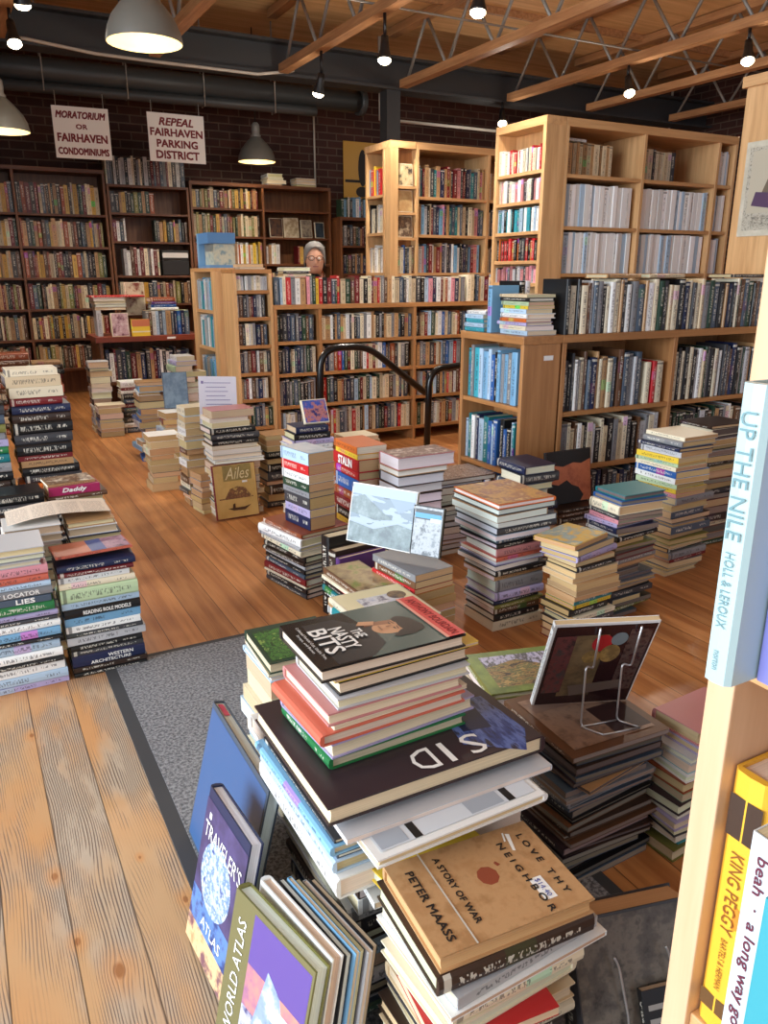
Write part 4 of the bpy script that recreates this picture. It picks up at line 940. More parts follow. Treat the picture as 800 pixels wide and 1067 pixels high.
# pile behind at the left
s2 = S('the pale mat pile behind the portrait cover', .525, 1.535, Z0, [('h', 'dark green', 'N', 19, 20, 2.8, .3, 0, -2), ('p', 'beige', 'N', 20, 20, 1.0, 0, .4, -3), ('h', 'pale blue', 'N', 19, 19, 1.6, .6, .6, 1), ('p', 'cream', 'N', 18, 18, 4.6, .6, .8, 0), ('p', 'cream', 'N', 18, 18, 4.4, .7, .9, 0)]+gen(5, 19, 'white,cream,pale blue,beige', 'N', 'hp', (19, 22), (18, 20)))
cover_art(s2[0], mat_art('grass_cover', [rgb(30, 60, 30), rgb(70, 120, 50), rgb(40, 84, 40), rgb(130, 160, 80), rgb(26, 34, 28)], 40), .20, .19, .028, inset=(.03, .01, .19, .18))
book('h', 'white', .26, .24, .035, flat_matrix('N', .26, .24, .47, 1.28, .20, 0), 'large white book jutting out low between the blue leaning book and the portrait pile')
S('the hidden pile under the large white jutting book', .50, 1.28, Z0, gen(5, 19.2, 'white,pale grey,slate', 'N', 'h', (23, 25), (21, 23)), jit=(.004, 1))

# books leaning upright against the big pile
def leaner(label, kind, col, x, y, H, W, T, tilt, rz=0, z=Z0, art=None, page=None, colour2=None):
    """stands on its tail, cover towards -x, top leaning towards +x; spine at the near end"""
    # local x -> -Y?? spine near: x=0 nearest (low y) ; W grows to +Y ; y -> up ; z -> -X
    B = Matrix(((0, 0, -1, 0), (1, 0, 0, 0), (0, 1, 0, 0), (0, 0, 0, 1)))
    B = Matrix(((0, 0, -1, 0), (-1, 0, 0, 0), (0, 1, 0, 0), (0, 0, 0, 1)))
    M = Matrix.Translation((x, y, z)) @ Matrix.Rotation(math.radians(rz), 4, 'Z') @ Matrix.Rotation(math.radians(tilt), 4, 'Y') @ B
    return book(kind, col, H, W, T, M, label, page=page)
# blue board leaning furthest back
lb = leaner('large blue hardback leaning upright on the mat with a pink ribbon of pages', 'h', 'slate', .325, 1.475, .315, .345, .026, 14, page=(236, 236, 232))
patch('cover_picture', [(rect(.006, .006, .339, .304), 0)], [flat('cover_steelblue', 58, 92, 138, .3)], lb, (0, 0, .026), AX, (0, 1, 0))
patch('ribbon_bookmark', [(rect(0, 0, .05, .012), 0)], [flat('ribbon_pink', 214, 60, 100)], lb, (.012, .3125, .019), (1, 0, 0), (0, 0, -1), .0006)
tv = leaner('purple travel atlas leaning upright with a globe picture, before the blue book', 'h', 'navy', .247, 1.205, .305, .185, .024, 13, rz=4, page=(238, 238, 240))
GLB = mat_art('globe_print', [rgb(60, 80, 140), rgb(190, 205, 225), rgb(100, 130, 180), rgb(220, 228, 236)], 40)
patch('cover_picture', [(rect(0, 0, .185, .285), 0), (rect(0, 0, .185, .05), 1), (rect(.0, .05, .185, .11), 4), (ell(.085, .165, .066, .066, 26), 2), (rect(.02, .252, .03, .264), 3)], [mat_art('purple_print', [rgb(56, 48, 84), rgb(84, 74, 120)], 14), mat_art('sunset_print', [rgb(206, 130, 90), rgb(230, 190, 140), rgb(120, 80, 90)], 20), GLB, M_INKW, mat_art('blue_print', [rgb(40, 60, 120), rgb(90, 130, 190), rgb(60, 60, 110)], 26)], tv, (0, 0, .024), AX, (0, 1, 0))
text('lettering', "TRAVELER'S", .165, .03, M_INKW, tv, (.093, .232, .024), AX, (0, 1, 0), .0016, 0, .0)
text('lettering', 'ATLAS', .09, .02, M_INKW, tv, (.10, .072, .024), AX, (0, 1, 0), .0016, 0, .0)
wa = leaner('olive and purple world atlas leaning upright, nearest of the leaning books', 'h', 'olive', .237, .985, .262, .21, .026, 13, rz=13, page=(240, 240, 238))
patch('cover_picture', [(rect(0, 0, .21, .262), 0), (rect(.058, .0, .205, .252), 1), (rect(.058, .1, .205, .252), 2), (rect(.058, .10, .2, .17), 5), ([(.07, 0), (.11, .19), (.145, .17), (.19, .06), (.19, 0)], 3), (rect(.125, .125, .175, .15), 4)],
      [flat('cover_olive', 112, 106, 66, .4), mat_art('mountain_print', [rgb(60, 60, 110), rgb(190, 190, 210), rgb(110, 130, 170)], 22), flat('print_violet', 96, 74, 150, .3), mat_art('snow_print', [rgb(240, 240, 244), rgb(140, 160, 200), rgb(80, 70, 80)], 14), M_INKW, mat_art('dawn_print', [rgb(220, 150, 120), rgb(140, 90, 140)], 12)], wa, (0, 0, .026), AX, (0, 1, 0))
text('lettering', 'WORLD ATLAS', .20, .022, M_INKW, wa, (.030, .125, .026), (0, 1, 0), (-1, 0, 0), .0016, 0, .0)
ux = [(.280, .99, .258, .20, .020, 'white', 'h', 11, 11), (.3060, .985, .25, .19, .009, 'charcoal', 'p', 9.5, 10), (.3180, .98, .252, .19, .008, 'light blue', 'm', 9.5, 10), (.3295, .975, .248, .18, .009, 'black', 'p', 9.5, 10), (.3415, .97, .244, .18, .008, 'pale grey', 'm', 9.5, 10), (.3530, .965, .246, .17, .009, 'black', 'p', 9.5, 10)]
for k, (x, y, H, W, T, c, kd, ti, rz) in enumerate(ux):
    leaner(f'thin {c} {KW[kd]} standing on edge, {ordinal(k+1)} behind the olive world atlas', kd, c, x, y, H, W, T, ti, rz)

# near pile with the tan jacket
lv = S('the nearest pile, under the tan jacket', .424, .638, Z0, [('h', 'tan', 'N', 24, 17.4, 2.5, 0, 0, -4), ('h', 'dark brown', 'S', 24.6, 18.2, 3.0, -.6, -.4, -3), ('m', 'pale grey', 'S', 25, 18, 2.0, 1.6, -1.8, 4), ('m', 'white', 'E', 19, 27, .9, .4, -2.2, 2), ('h', 'cream', 'S', 22, 17, 2.4, 1.2, -1.0, 0),
    ('h', 'cream', 'E', 17, 22, 2.2, .6, -1.6, 3), ('p', 'red', 'N', 18, 14, 1.6, -1, -2, -6), ('h', 'beige', 'N', 22, 16, 2.6, .4, -1, 0)]+gen(8, 20, 'cream,white,dark brown,beige,charcoal', 'NS', 'h', (20, 24), (15, 17)))
[q for q in lv[0].children if q.name.startswith('page_block')][0].data.attributes['col'].data.foreach_set('color', [*rgb(206, 164, 112), 1]*len(lv[0].children[1].data.loops))
t = lv[0]; W_, L_, T_ = .174, .24, .025
M_TAN = mat_art('jacket_tan', [rgb(166, 124, 82), rgb(186, 144, 100), rgb(176, 132, 88)], 26)
patch('dust_jacket_print', [(rect(.001, .001, W_-.001, L_-.001), 0), (ell(.078, .128, .018, .016, 9, .4), 1), ([(.06, .148), (.068, .15), (.066, .156), (.058, .152)], 1), (rect(.108, .176, .150, .196), 2), ([(.015, .196), (.05, .188), (.052, .192), (.018, .202)], 2), ([(.012, .192), (.03, .186), (.03, .189), (.012, .195)], 2)], [M_TAN, flat('print_rust', 142, 70, 48), M_INKW], t, (0, 0, T_), AX, (0, 1, 0))
for body, x, y, w_, h_ in (('L O V E   T H Y', .088, .214, .125, .010), ('N E I G H B O R', .100, .176, .140, .010), ('A STORY OF WAR', .082, .074, .128, .010), ('PETER MAASS', .092, .027, .130, .012)):
    text('lettering', body, w_, h_, M_INK, t, (x, y, T_), AX, (0, 1, 0), .0016, 0, .03)
text('price_lettering', '$14.40', .034, .009, BLUEINK, t, (.129, .186, T_), AX, (0, 1, 0), .0018)
patch('rubber_band', [(rect(0, .053, W_, .0555), 0)], [M_COND], t, (0, 0, T_), AX, (0, 1, 0), .0022)
for x, body in ((.10, 'VOICES OF'), (.135, 'THE WAR'), (.16, 'ESSAYS')): pass
text('spine_lettering', 'THE PAST AS PROLOGUE', .15, .010, M_COND, lv[1], (-.0045, .13, .015), (0, -1, 0), (0, 0, 1), .0003) if False else None
# small books wedged between the two piles
book('h', 'yellow', .18, .12, .022, flat_matrix('S', .18, .12, .44, .80, .33, 8), 'small yellow and green book wedged between the two nearest piles')
book('m', 'white', .28, .21, .012, flat_matrix('W', .21, .28, .425, .82, .30, -4), 'thin white book wedged low between the two nearest piles')
S('the hidden pile holding the wedged white book', .43, .825, Z0, gen(9, 28.9, 'black,dark brown,white,charcoal', 'W', 'h', (1.5, 2.5), (1, 2)) if False else [('h', 'dark brown', 'S', 20, 2.0, 3.0, 0, 0, 0)], jit=(0, 0)) if False else None

# pile with the wire easel
rows = []
for i in range(24):
    c = R.choice(['dark brown', 'charcoal', 'black', 'brown', 'slate', 'dark brown', 'plum', 'grey'])
    rows.append(('m' if i % 3 else 'h', c, R.choice('NWE'), R.uniform(21, 24.5), R.uniform(21, 25) if True else 0, R.uniform(.8, 1.6), R.uniform(-.4, 1.8), R.uniform(-.5, 1.4), R.uniform(-5, 5)))
rows[6] = ('p', 'tan', 'N', 23, 18, .9, 3.4, -1.8, 9); rows[0] = ('m', 'brown', 'W', 23.5, 24.5, 1.2, 0, 0, -3)
f = 31.2/sum(r[5] for r in rows); rows = [(*r[:5], r[5]*f, *r[6:]) for r in rows]
e5 = S('the dark magazine pile carrying the wire easel', .925, .955, 0, rows, pages=GREYP)
patch('cover_picture', [(rect(.02, .02, .225, .215), 0), (rect(.135, .03, .225, .13), 1), (rect(.03, .16, .12, .2), 2)], [mat_art('dusky_print', [rgb(96, 74, 62), rgb(150, 120, 100), rgb(116, 92, 78)], 14), flat('print_darkbrown', 56, 36, 34), flat('print_mid', 130, 104, 90)], e5[0], (0, 0, .012*f), AX, (0, 1, 0))
def easel(label, base, prongs):
    """wire easel; each prong is a path from its foot up to the hooked end"""
    o = empty('wire_easel', label, 'easel', base); off = Vector(base)
    for p in prongs: MB().tube([q-off for q in arc([(a, .012) for a in p], 4)], .0021, 7).build('wire_prong', M_CHROME, o)
    a, b = Vector(prongs[0][1])-off, Vector(prongs[1][1])-off
    MB().tube([a, b], .0021, 7).build('cross_wire', M_CHROME, o)
    a, b = Vector(prongs[0][0])-off, Vector(prongs[1][0])-off
    MB().tube([a, b], .0021, 7).build('foot_wire', M_CHROME, o)
    return o
easel('bright wire easel holding up the tilted magazine with fruit pictures', (1.05, 1.05, .3135), [
    [(1.03, .985, .3155), (1.01, 1.029, .3155), (1.012, 1.030, .452), (1.046, 1.044, .432), (1.014, 1.002, .545)], [(1.115, .97, .3155), (1.092, 1.013, .3155), (1.094, 1.014, .446), (1.120, 1.014, .432), (1.090, .970, .546)]])
# magazine leaning back on it, its rear cover to the shop front
B = Matrix.Translation((.975, 1.144, .3145)) @ Matrix.Rotation(math.radians(-22), 4, 'Z') @ Matrix.Rotation(math.radians(25), 4, 'X') @ Matrix(((1, 0, 0, 0), (0, 0, -1, 0), (0, 1, 0, 0), (0, 0, 0, 1))) @ Matrix.Translation((0, 0, -.013))
mg = book('m', 'white', .265, .213, .013, B, 'dark magazine with fruit pictures tilted up on the bright wire easel')
sc_ = lambda pl: [(a*.213/.225, b*.265/.185) for a, b in pl]
patch('cover_picture', [(sc_(rect(.006, .0, .222, .180)), 0), (sc_(rect(.05, .02, .125, .16)), 1), (ell(.109, .203, .021, .026), 2), (ell(.142, .214, .017, .02), 3), (ell(.095, .16, .019, .02), 4), (ell(.132, .169, .021, .028), 4), (sc_(rect(.012, .03, .055, .16)), 5), (sc_(rect(.168, .03, .216, .17)), 6), (sc_([(.08, .02), (.19, .035), (.19, .055), (.07, .045)]), 7)],
      [flat('print_maroon', 48, 26, 28, .2), mat_art('print_olive', [rgb(90, 76, 56), rgb(130, 108, 76)], 20, .2), flat('print_crimson', 176, 40, 44, .2), flat('print_greyblue', 116, 130, 134, .2), mat_art('print_fruit', [rgb(170, 136, 76), rgb(120, 96, 60)], 40, .2), mat_art('print_dark', [rgb(50, 40, 40), rgb(110, 60, 60), rgb(70, 66, 66)], 30, .2), mat_art('print_dark2', [rgb(60, 24, 28), rgb(90, 70, 64), rgb(50, 30, 32)], 36, .2), flat('print_taupe', 112, 96, 86, .2)], mg, (0, 0, .013), AX, (0, 1, 0))
# green landscape book
gb = S('the low pile right behind the portrait pile', .975, 1.285, 0, [('h', 'olive', 'W', 20, 23, 1.6, 0, 0, -3)]+[(*r, R.uniform(-.5, .8), R.uniform(-.3, 1), R.uniform(-4, 4)) for r in gen(10, 25, 'dark brown,charcoal,cream,brown,olive,tan', 'NW', 'hp', (18, 20), (20, 22))], rz=-12)
gb[0]['label'] = 'green bordered landscape picture book topping the low pile behind the portrait pile'
patch('cover_picture', [(rect(0, 0, .23, .20), 0), (rect(.03, .025, .222, .175), 1), ([(.03, .12), (.12, .15), (.222, .085), (.222, .175), (.03, .175)], 2)], [mat_art('leaf_border', [rgb(84, 106, 44), rgb(130, 150, 66)], 10), mat_art('village_print', [rgb(60, 50, 40), rgb(150, 120, 70), rgb(96, 100, 60), rgb(180, 150, 90), rgb(50, 44, 40)], 34, stretch=(.7, 2, 1)), mat_art('river_print', [rgb(110, 110, 140), rgb(190, 188, 214), rgb(70, 70, 70), rgb(150, 146, 170)], 30, stretch=(2, .8, 1))], gb[0], (0, 0, .016), AX, (0, 1, 0))
# yellow strip book peeping out behind the portrait cover
book('p', 'yellow', .26, .18, .02, flat_matrix('N', .26, .18, .435, .965, .627-.0, 0), 'yellow book peeping out behind the red strip of the portrait cover') if False else None

# right of it, beyond the close upright
S('the pale pile half hidden by the beech upright', 1.185, .905, 0, [('h', 'rose', 'N', 17, 11.5, 3.2, 3.6, .4, 4), ('h', 'lavender', 'N', 18, 12, 1.8, 3.2, 0, 2), ('h', 'pale grey', 'N', 22, 14, 1.6, 1.2, -.5, 4), ('p', 'turquoise', 'N', 20, 14, 2.6, 1.6, .4, 0), ('h', 'white', 'N', 22, 16, 1.8, .9, 0, -2), ('h', 'rust', 'N', 22, 16, 2.6, .6, 0, 3), ('p', 'pale green', 'N', 22, 17, 1.8, .4, 0, 0), ('h', 'plum', 'N', 23, 17, 2.6, -.8, -.6, 6), ('p', 'cream', 'N', 22, 16, 1.4, -.4, 0, 3), ('h', 'lavender', 'N', 23, 17, 2.2, -1.4, -.6, 0), ('h', 'charcoal', 'N', 22, 16, 2.2, -.6, 0, -3), ('p', 'white', 'N', 22, 16, 1.6, 0, 0, 4), ('h', 'turquoise', 'N', 18, 12, 2.0, 2.2, 1, 0), ('h', 'olive', 'N', 22, 16, 3.0, 0, 0, 5)])

# leaning dark books at the bottom right, with a second easel
B = Matrix.Translation((.70, .685, .035)) @ Matrix.Rotation(math.radians(-14), 4, 'Z') @ Matrix.Rotation(math.radians(-24), 4, 'X') @ Matrix(((1, 0, 0, 0), (0, 0, -1, 0), (0, 1, 0, 0), (0, 0, 0, 1)))
bk = book('h', 'charcoal', .20, .215, .062, B, 'thick dark book leaning back on a dull wire easel near the beech upright', page=(200, 164, 116))
stack('the low pile under the thick dark leaning book', .70, .685, 0, [('h', 'dark brown', 'S', 20, 12, 3.2, 0, 0, 0)], jit=(0, 0)) if False else None
patch('cover_picture', [(rect(.004, .004, .211, .196), 0)], [mat_art('slate_print', [rgb(66, 60, 54), rgb(110, 102, 92), rgb(84, 78, 72), rgb(54, 48, 46)], 18)], bk, (0, 0, .062), AX, (0, 1, 0))
easel('dull wire easel in front of the thick dark leaning book', (.77, .62, .003), [[(.72, .565, .004), (.745, .60, .004), (.760, .620, .107), (.758, .650, .188), (.752, .655, .20)], [(.86, .545, .004), (.85, .585, .004), (.845, .600, .107), (.843, .628, .188), (.838, .633, .20)]])
# small paperbacks leaning on it
for k, (x, y, c, W, H, lab_) in enumerate(((.772, .578, 'black', .075, .135, 'small black lettered paperback leaning on the thick dark book by the beech upright'), (.858, .565, 'dark red', .08, .15, 'dark red paperback leaning on the thick dark book by the beech upright'))):
    B = Matrix.Translation((x, y, .02)) @ Matrix.Rotation(math.radians(-14), 4, 'Z') @ Matrix.Rotation(math.radians(-26), 4, 'X') @ Matrix(((1, 0, 0, 0), (0, 0, -1, 0), (0, 1, 0, 0), (0, 0, 0, 1)))
    q = book('p', c, H, W, .014, B, lab_, page=(196, 176, 140))
    patch('cover_picture', [(rect(.008, H-.03-.02*i_, W-.02+.01*(i_ % 2), H-.022-.02*i_), 0) for i_ in range(4)], [flat('print_dim_white', 150, 146, 140)] if k == 0 else [flat('print_rose', 190, 120, 116)], q, (0, 0, .014), AX, (0, 1, 0))
# ---------------------------------------------------------------- middle stacks
MID = 'cream,beige,tan,grey,charcoal,brown,navy,slate,dark red,black,dark brown'
NP = [('p', 'white')]
s9 = S('the tall stack beside the coast picture', 1.50, 2.0, 0, pages=WHITEP, rows=
  [('h', 'orange', 'E', 27, 24, 1.7, 0, -1.5, 0), ('h', 'charcoal', 'E', 27, 25, 2.2, .1, -1.3, 1), ('p', 'tan', 'E', 26, 22, 2.4, -.6, -1.8, 2), ('p', 'slate', 'E', 26, 25, 2.0, 0, -1.6, 0), ('h', 'charcoal', 'S', 25.5, 25, 2.6, 0, -1.5, 1), ('p', 'pale blue', 'E', 25, 23, 1.8, -.6, -1.5, 0), ('h', 'slate', 'S', 23, 22, 1.4, .6, -.6, 2), ('h', 'black', 'S', 24, 21, 1.8, .5, -1, 4),
   ('h', 'rose', 'S', 22.5, 19, 3.0, .4, -1, 0), ('p', 'salmon', 'S', 23, 20, 1.4, 0, -1.6, 3), ('h', 'lavender', 'E', 22, 21, 2.0, .8, 0, 0), ('p', 'slate', 'E', 21, 20, 1.8, .4, -.6, 4), ('h', 'black', 'S', 22.5, 19, 2.0, .6, -1, 2), ('p', 'tan', 'S', 22, 17, 1.6, .4, -.4, 4), ('h', 'grey', 'S', 20.5, 18, 4.6, 1.2, -.4, 1), ('h', 'lavender', 'S', 21, 18, 3.0, 1.0, -.6, 0), ('h', 'navy', 'S', 20, 17, 1.6, .8, -.4, 4), ('p', 'olive', 'S', 22, 18, 1.4, .6, -.8, 2), ('p', 'brown', 'S', 20, 17, 2.2, 1, 0, 0), ('h', 'black', 'S', 20, 17, 2.6, 1.0, -.5, 2), ('p', 'cream', 'S', 22, 18, 3.6, .6, -.4, 0)])
cover_art(s9[0], mat_art('warm_print', [rgb(140, 92, 60), rgb(206, 160, 90), rgb(170, 120, 90), rgb(220, 190, 130)], 12), .24, .27, .017)
s10 = S('the paperback pile under the coast picture', 1.15, 1.93, 0, [('p', 'grey', 'W', 24, 15, 2.4, 0, 0, 6), ('p', 'brown', 'W', 23, 15, 2.4, 0, 0, 6), ('p', 'red', 'W', 24, 15.5, 1.8, -.3, 0, 6), ('p', 'mustard', 'N', 16, 20, 3.0, 0, 0, 6), ('p', 'tan', 'N', 16, 20, 2.6, .4, 0, 5), ('p', 'pink', 'N', 16, 20, 2.4, .2, 0, 7), ('p', 'white', 'N', 16, 20, 2.6, .3, 0, 5)]+[(*r, .3, 0, 5) for r in gen(4, 13, 'cream,tan,white', 'N', 'p', (15, 16), (19, 20))], pages=TANP)
# the two pictures standing on it
def standing(label, name, x, y, z, rz, tilt, W, H, T, cols=None, cat='book', kind='h', col='pale grey', scale=8, mat=None, seed=0.):
    B = Matrix.Translation((x, y, z)) @ Matrix.Rotation(math.radians(rz), 4, 'Z') @ Matrix.Rotation(math.radians(-tilt), 4, 'X') @ Matrix(((1, 0, 0, 0), (0, 0, -1, 0), (0, 1, 0, 0), (0, 0, 0, 1)))
    b = book(kind, col, H, W, T, B, label)
    cover_art(b, mat or mat_art('standing_print', [rgb(*c) for c in cols], scale, seed=seed), W, H, T, m=.003)
    return b
SEA = [(78, 94, 108), (112, 130, 144), (150, 166, 182), (92, 110, 120), (126, 144, 164)]
pic = standing('wide hardback with a grey blue coast picture standing on the paperback pile', 'h', 1.085, 2.27, .327, -60, 14, .25, .20, .014, SEA, scale=7, kind='h', col='white', mat=mat_art('coast_print', [rgb(*c) for c in SEA], 7, stretch=(.5, 1.6, 1)))
patch('cover_print', [([(.003, .15), (.05, .165), (.12, .12), (.17, .095), (.10, .085), (.003, .10)], 0), ([(.003, .003), (.247, .003), (.247, .075), (.19, .085), (.10, .055), (.003, .07)], 0), (rect(.003, .165, .247, .197), 1), ([(.19, .12), (.247, .15), (.247, .165), (.15, .165)], 2)],
      [mat_art('slope_print', [rgb(78, 94, 100), rgb(104, 122, 124), rgb(130, 146, 150)], 30), flat('haze_print', 158, 176, 200), flat('far_slope_print', 132, 150, 168)], pic, (0, 0, .014), AX, (0, 1, 0), .0012)
dv = standing('dark framed book with a blue band standing right of the coast picture', 'h', 1.21, 2.055, .327, -58, 12, .105, .16, .016, [(120, 130, 136), (170, 176, 180), (84, 92, 98)], scale=36, kind='h', col='black')
patch('cover_print', [(rect(.006, .118, .099, .15), 0), (rect(.006, .122, .099, .138), 1), (rect(.062, .112, .099, .124), 2)], [flat('print_charcoal', 52, 56, 60), flat('print_sky', 70, 150, 196), M_INKW], dv, (0, 0, .016), AX, (0, 1, 0), .0016)
s11 = S('the field guide pile before the coast picture', 1.0, 2.03, 0, [('p', 'brown', 'W', 25, 14, 2.2, 0, 0, 2), ('p', 'cream', 'W', 24, 14, 1.2, -.5, .4, 3), ('p', 'red', 'W', 25, 14, 1.2, 0, 0, 0), ('p', 'black', 'W', 24, 13.5, 1.4, 0, 0, 2), ('h', 'teal', 'W', 25, 14.5, 2.4, -.6, 0, 1), ('p', 'white', 'W', 24, 14, 1.6, 0, 0, 0)]+[(*r, 0, 0, 2) for r in gen(5, 14, 'cream,tan,white,teal', 'W', 'p', (21, 23), (12.5, 13.5))])
cover_art(s11[0], mat_art('guide_print', [rgb(104, 82, 58), rgb(150, 128, 92), rgb(170, 148, 104), rgb(126, 140, 70)], 16), .14, .25, .022)
cb = S('the pile right behind the portrait cover', .895, 1.755, 0, [('h', 'cream', 'W', 26, 24, 2.0, 0, 0, 0)]+[(*r, 0, .5, 1) for r in gen(7, 23, 'white,cream,teal,tan', 'W', 'h', (22, 23), (22, 24))])
patch('cover_picture', [(rect(.006, .006, .234, .254), 0), (rect(.06, .06, .2, .2), 1), (ell(.1, .12, .04, .03), 2), (ell(.19, .18, .03, .03), 3)], [flat('print_cream', 226, 214, 170), mat_art('kitchen_print', [rgb(170, 170, 190), rgb(220, 216, 214), rgb(120, 110, 120)], 30), flat('print_white', 232, 230, 228), mat_art('print_straw', [rgb(150, 120, 80), rgb(90, 70, 60)], 40)], cb[0], (0, 0, .02), AX, (0, 1, 0))
cb[0]['label'] = 'cream cookbook with kitchen pictures peeping out behind the portrait cover'
# stack with the colourful thrillers
low12 = S('the dark-spined pile under the bright thrillers', 1.04, 2.56, 0, [('h', c, 'W', 29, 22, T, R.uniform(-.4, .4), R.uniform(-.4, .4), R.uniform(-2, 2)) for c, T in (('black', 2.4), ('dark brown', 1.6), ('pale grey', 1.6), ('black', 1.8), ('slate', 1.8), ('dark red', 3.0), ('cream', 1.0), ('black', 2.2), ('charcoal', 2.0))], rz=11)
top12 = S('the white books below the bright thriller stack', 1.03, 2.56, .175, [('h', 'rust', 'W', 28, 22, 1.8, 0, 0, 0), ('h', 'white', 'W', 29, 24, 3.2, -.6, -.2, 2), ('h', 'pale grey', 'W', 30, 24, 1.6, -.9, 0, 0), ('h', 'cream', 'W', 30, 23, 2.4, -.6, 0, -2)], rz=11)
th = S('the bright thriller stack beside the aisle', 1.075, 2.585, .2655, [('p', 'pale blue', 'W', 19, 11.5, 4.6, 0, 0, 1), ('p', 'red', 'W', 19, 11.5, 3.8, 0, .1, 0), ('p', 'white', 'W', 18.5, 11.5, 3.4, 0, 0, 1), ('p', 'dark green', 'W', 18.5, 11.5, 3.2, 0, .2, 0), ('p', 'grey', 'W', 18, 11.5, 2.2, 0, .1, 1), ('p', 'charcoal', 'W', 18, 11.5, 4.6, .1, .1, 0), ('p', 'lavender', 'W', 18, 11.5, 3.2, .1, .1, -1), ('p', 'navy', 'W', 18, 11.5, 5.0, .2, .2, 0)], rz=10, pages=TANP)
cover_art(th[0], mat_art('pale_print', [rgb(190, 200, 210), rgb(220, 226, 230)], 9), .115, .19, .046)
for k, (c, y, H, T) in enumerate((('black', 2.33, .30, .052), ('dark brown', 2.275, .26, .042), ('purple', 2.235, .245, .022))):
    M = Matrix.Translation((1.065+.004*k, 2.385-.055*k+(.055 if False else 0), 0)) @ Matrix.Rotation(math.radians(8), 4, 'Z') @ shelf_matrix('W', .06, 0, 0, T, .20)
    book('n' if k == 0 else 'h', c, H, .20, T, M, f'{c} {KW["n" if k == 0 else "h"]} standing upright in front of the dark-spined pile', None, page=(226, 206, 170))
s13a = S('the red and orange pile behind the thrillers', 1.385, 2.80, 0, [('p', 'orange', 'W', 22, 14, 3.2), ('p', 'yellow', 'W', 22, 14, 2.2), ('h', 'red', 'W', 24, 15, 5.4), ('h', 'red', 'W', 23, 15, 3.6), ('p', 'blue', 'W', 22, 14, 6.0), ('p', 'rust', 'W', 22, 14, 3.6), ('h', 'dark red', 'W', 23, 15, 5.6), ('p', 'black', 'W', 22, 14, 4.0), ('p', 'mustard', 'W', 22, 14, 3.0)]+gen(4, 15, 'dark red,brown,black', 'W', 'h', (21, 23), (14, 15)), jit=(.004, 1))
text('spine_lettering', 'STALIN', .13, .034, M_INKW, s13a[2], (-.0045, .12, .027), (0, -1, 0), (0, 0, 1), .0004, 0, .05)
s13 = S('the white-paged stack beside the red pile', 1.475, 2.62, 0, [('h', 'rose', 'N', 27, 16, 5.2, 0, 0, 0), ('h', 'tan', 'N', 24, 16, 2.6, 0, 0, 1), ('h', 'charcoal', 'N', 22, 16, 4.2), ('h', 'brown', 'N', 22, 16, 3.8), ('h', 'black', 'N', 21, 16, 4.2), ('h', 'dark brown', 'N', 21, 15, 4.2), ('p', 'tan', 'S', 20, 15, 3.6)]+gen(6, 22, 'charcoal,brown,cream', 'N', 'h', (20, 22), (15, 16)), jit=(.004, 1.5), pages=WHITEP)
cover_art(s13[0], mat_art('print_swirl', [rgb(200, 180, 170), rgb(120, 90, 80), rgb(220, 206, 196)], 20), .16, .27, .052)
s14 = S('the patterned-top stack behind the coast picture', 1.735, 2.72, 0, [('h', 'brown', 'E', 22, 30, 2.2, -1, -1, 0), ('h', 'charcoal', 'E', 21, 24, 1.6, -.5, 0, 2), ('p', 'tan', 'E', 20, 22, 3.0), ('p', 'dark brown', 'E', 20, 23, 3.2), ('h', 'black', 'E', 20, 22, 2.2), ('p', 'brown', 'E', 20, 21, 2.0), ('h', 'slate', 'E', 20, 21, 2.4), ('p', 'tan', 'E', 20, 21, 2.6), ('h', 'charcoal', 'E', 20, 21, 2.6), ('p', 'brown', 'E', 20, 21, 3.2)]+gen(4, 10, 'charcoal,brown,tan', 'E', 'h', (19, 20), (20, 21)), pages=WHITEP)
cover_art(s14[0], mat_art('mosaic_print', [rgb(80, 60, 50), rgb(180, 150, 130), rgb(130, 100, 84), rgb(206, 190, 180), rgb(100, 70, 60)], 60), .30, .22, .022)
s15 = S('the far navy-topped pile behind the thrillers', 1.36, 3.46, 0, [('h', 'navy', 'S', 17, 13, 3.4, 2, 0, 0), ('h', 'black', 'S', 19, 14, 3.2, 1, 0, 0), ('h', 'lavender', 'S', 22, 15, 2.6, 0, 0, 0), ('h', 'white', 'S', 22, 15, 2.6)]+gen(10, 37, 'white,cream,charcoal,tan', 'SN', 'h', (19, 22), (14, 16)))
faceout(1.44, 3.50, .488, .13, .12, .02, [(40, 60, 130), (70, 90, 170), (190, 120, 110), (40, 50, 110)], 'blue picture book propped on the far pile behind the thrillers', 25, 'h', 26, seed=2)
book('h', 'white', .12, .10, .03, shelf_matrix('W', 3.50, 1.325, .45, .03, .04), 'white book standing on the far pile behind the thrillers') if False else None
s15b = S('the far cream-paged pile beside the blue picture book', 1.68, 3.5, 0, [('p', 'cream', 'N', 18, 15, 2.0), ('p', 'tan', 'N', 18, 14, 4.0), ('p', 'pale grey', 'N', 18, 14, 2.6), ('h', 'dark red', 'N', 19, 15, 2.4)]+gen(9, 29, 'cream,tan,pale blue,white', 'NW', 'p', (17, 19), (13, 15)), pages=TANP)
s20 = S('the grey pile behind the tall stack', 1.97, 2.45, 0, gen(13, 44, 'slate,charcoal,grey,tan,navy', 'SW', 'h', (18, 20), (15, 16)))
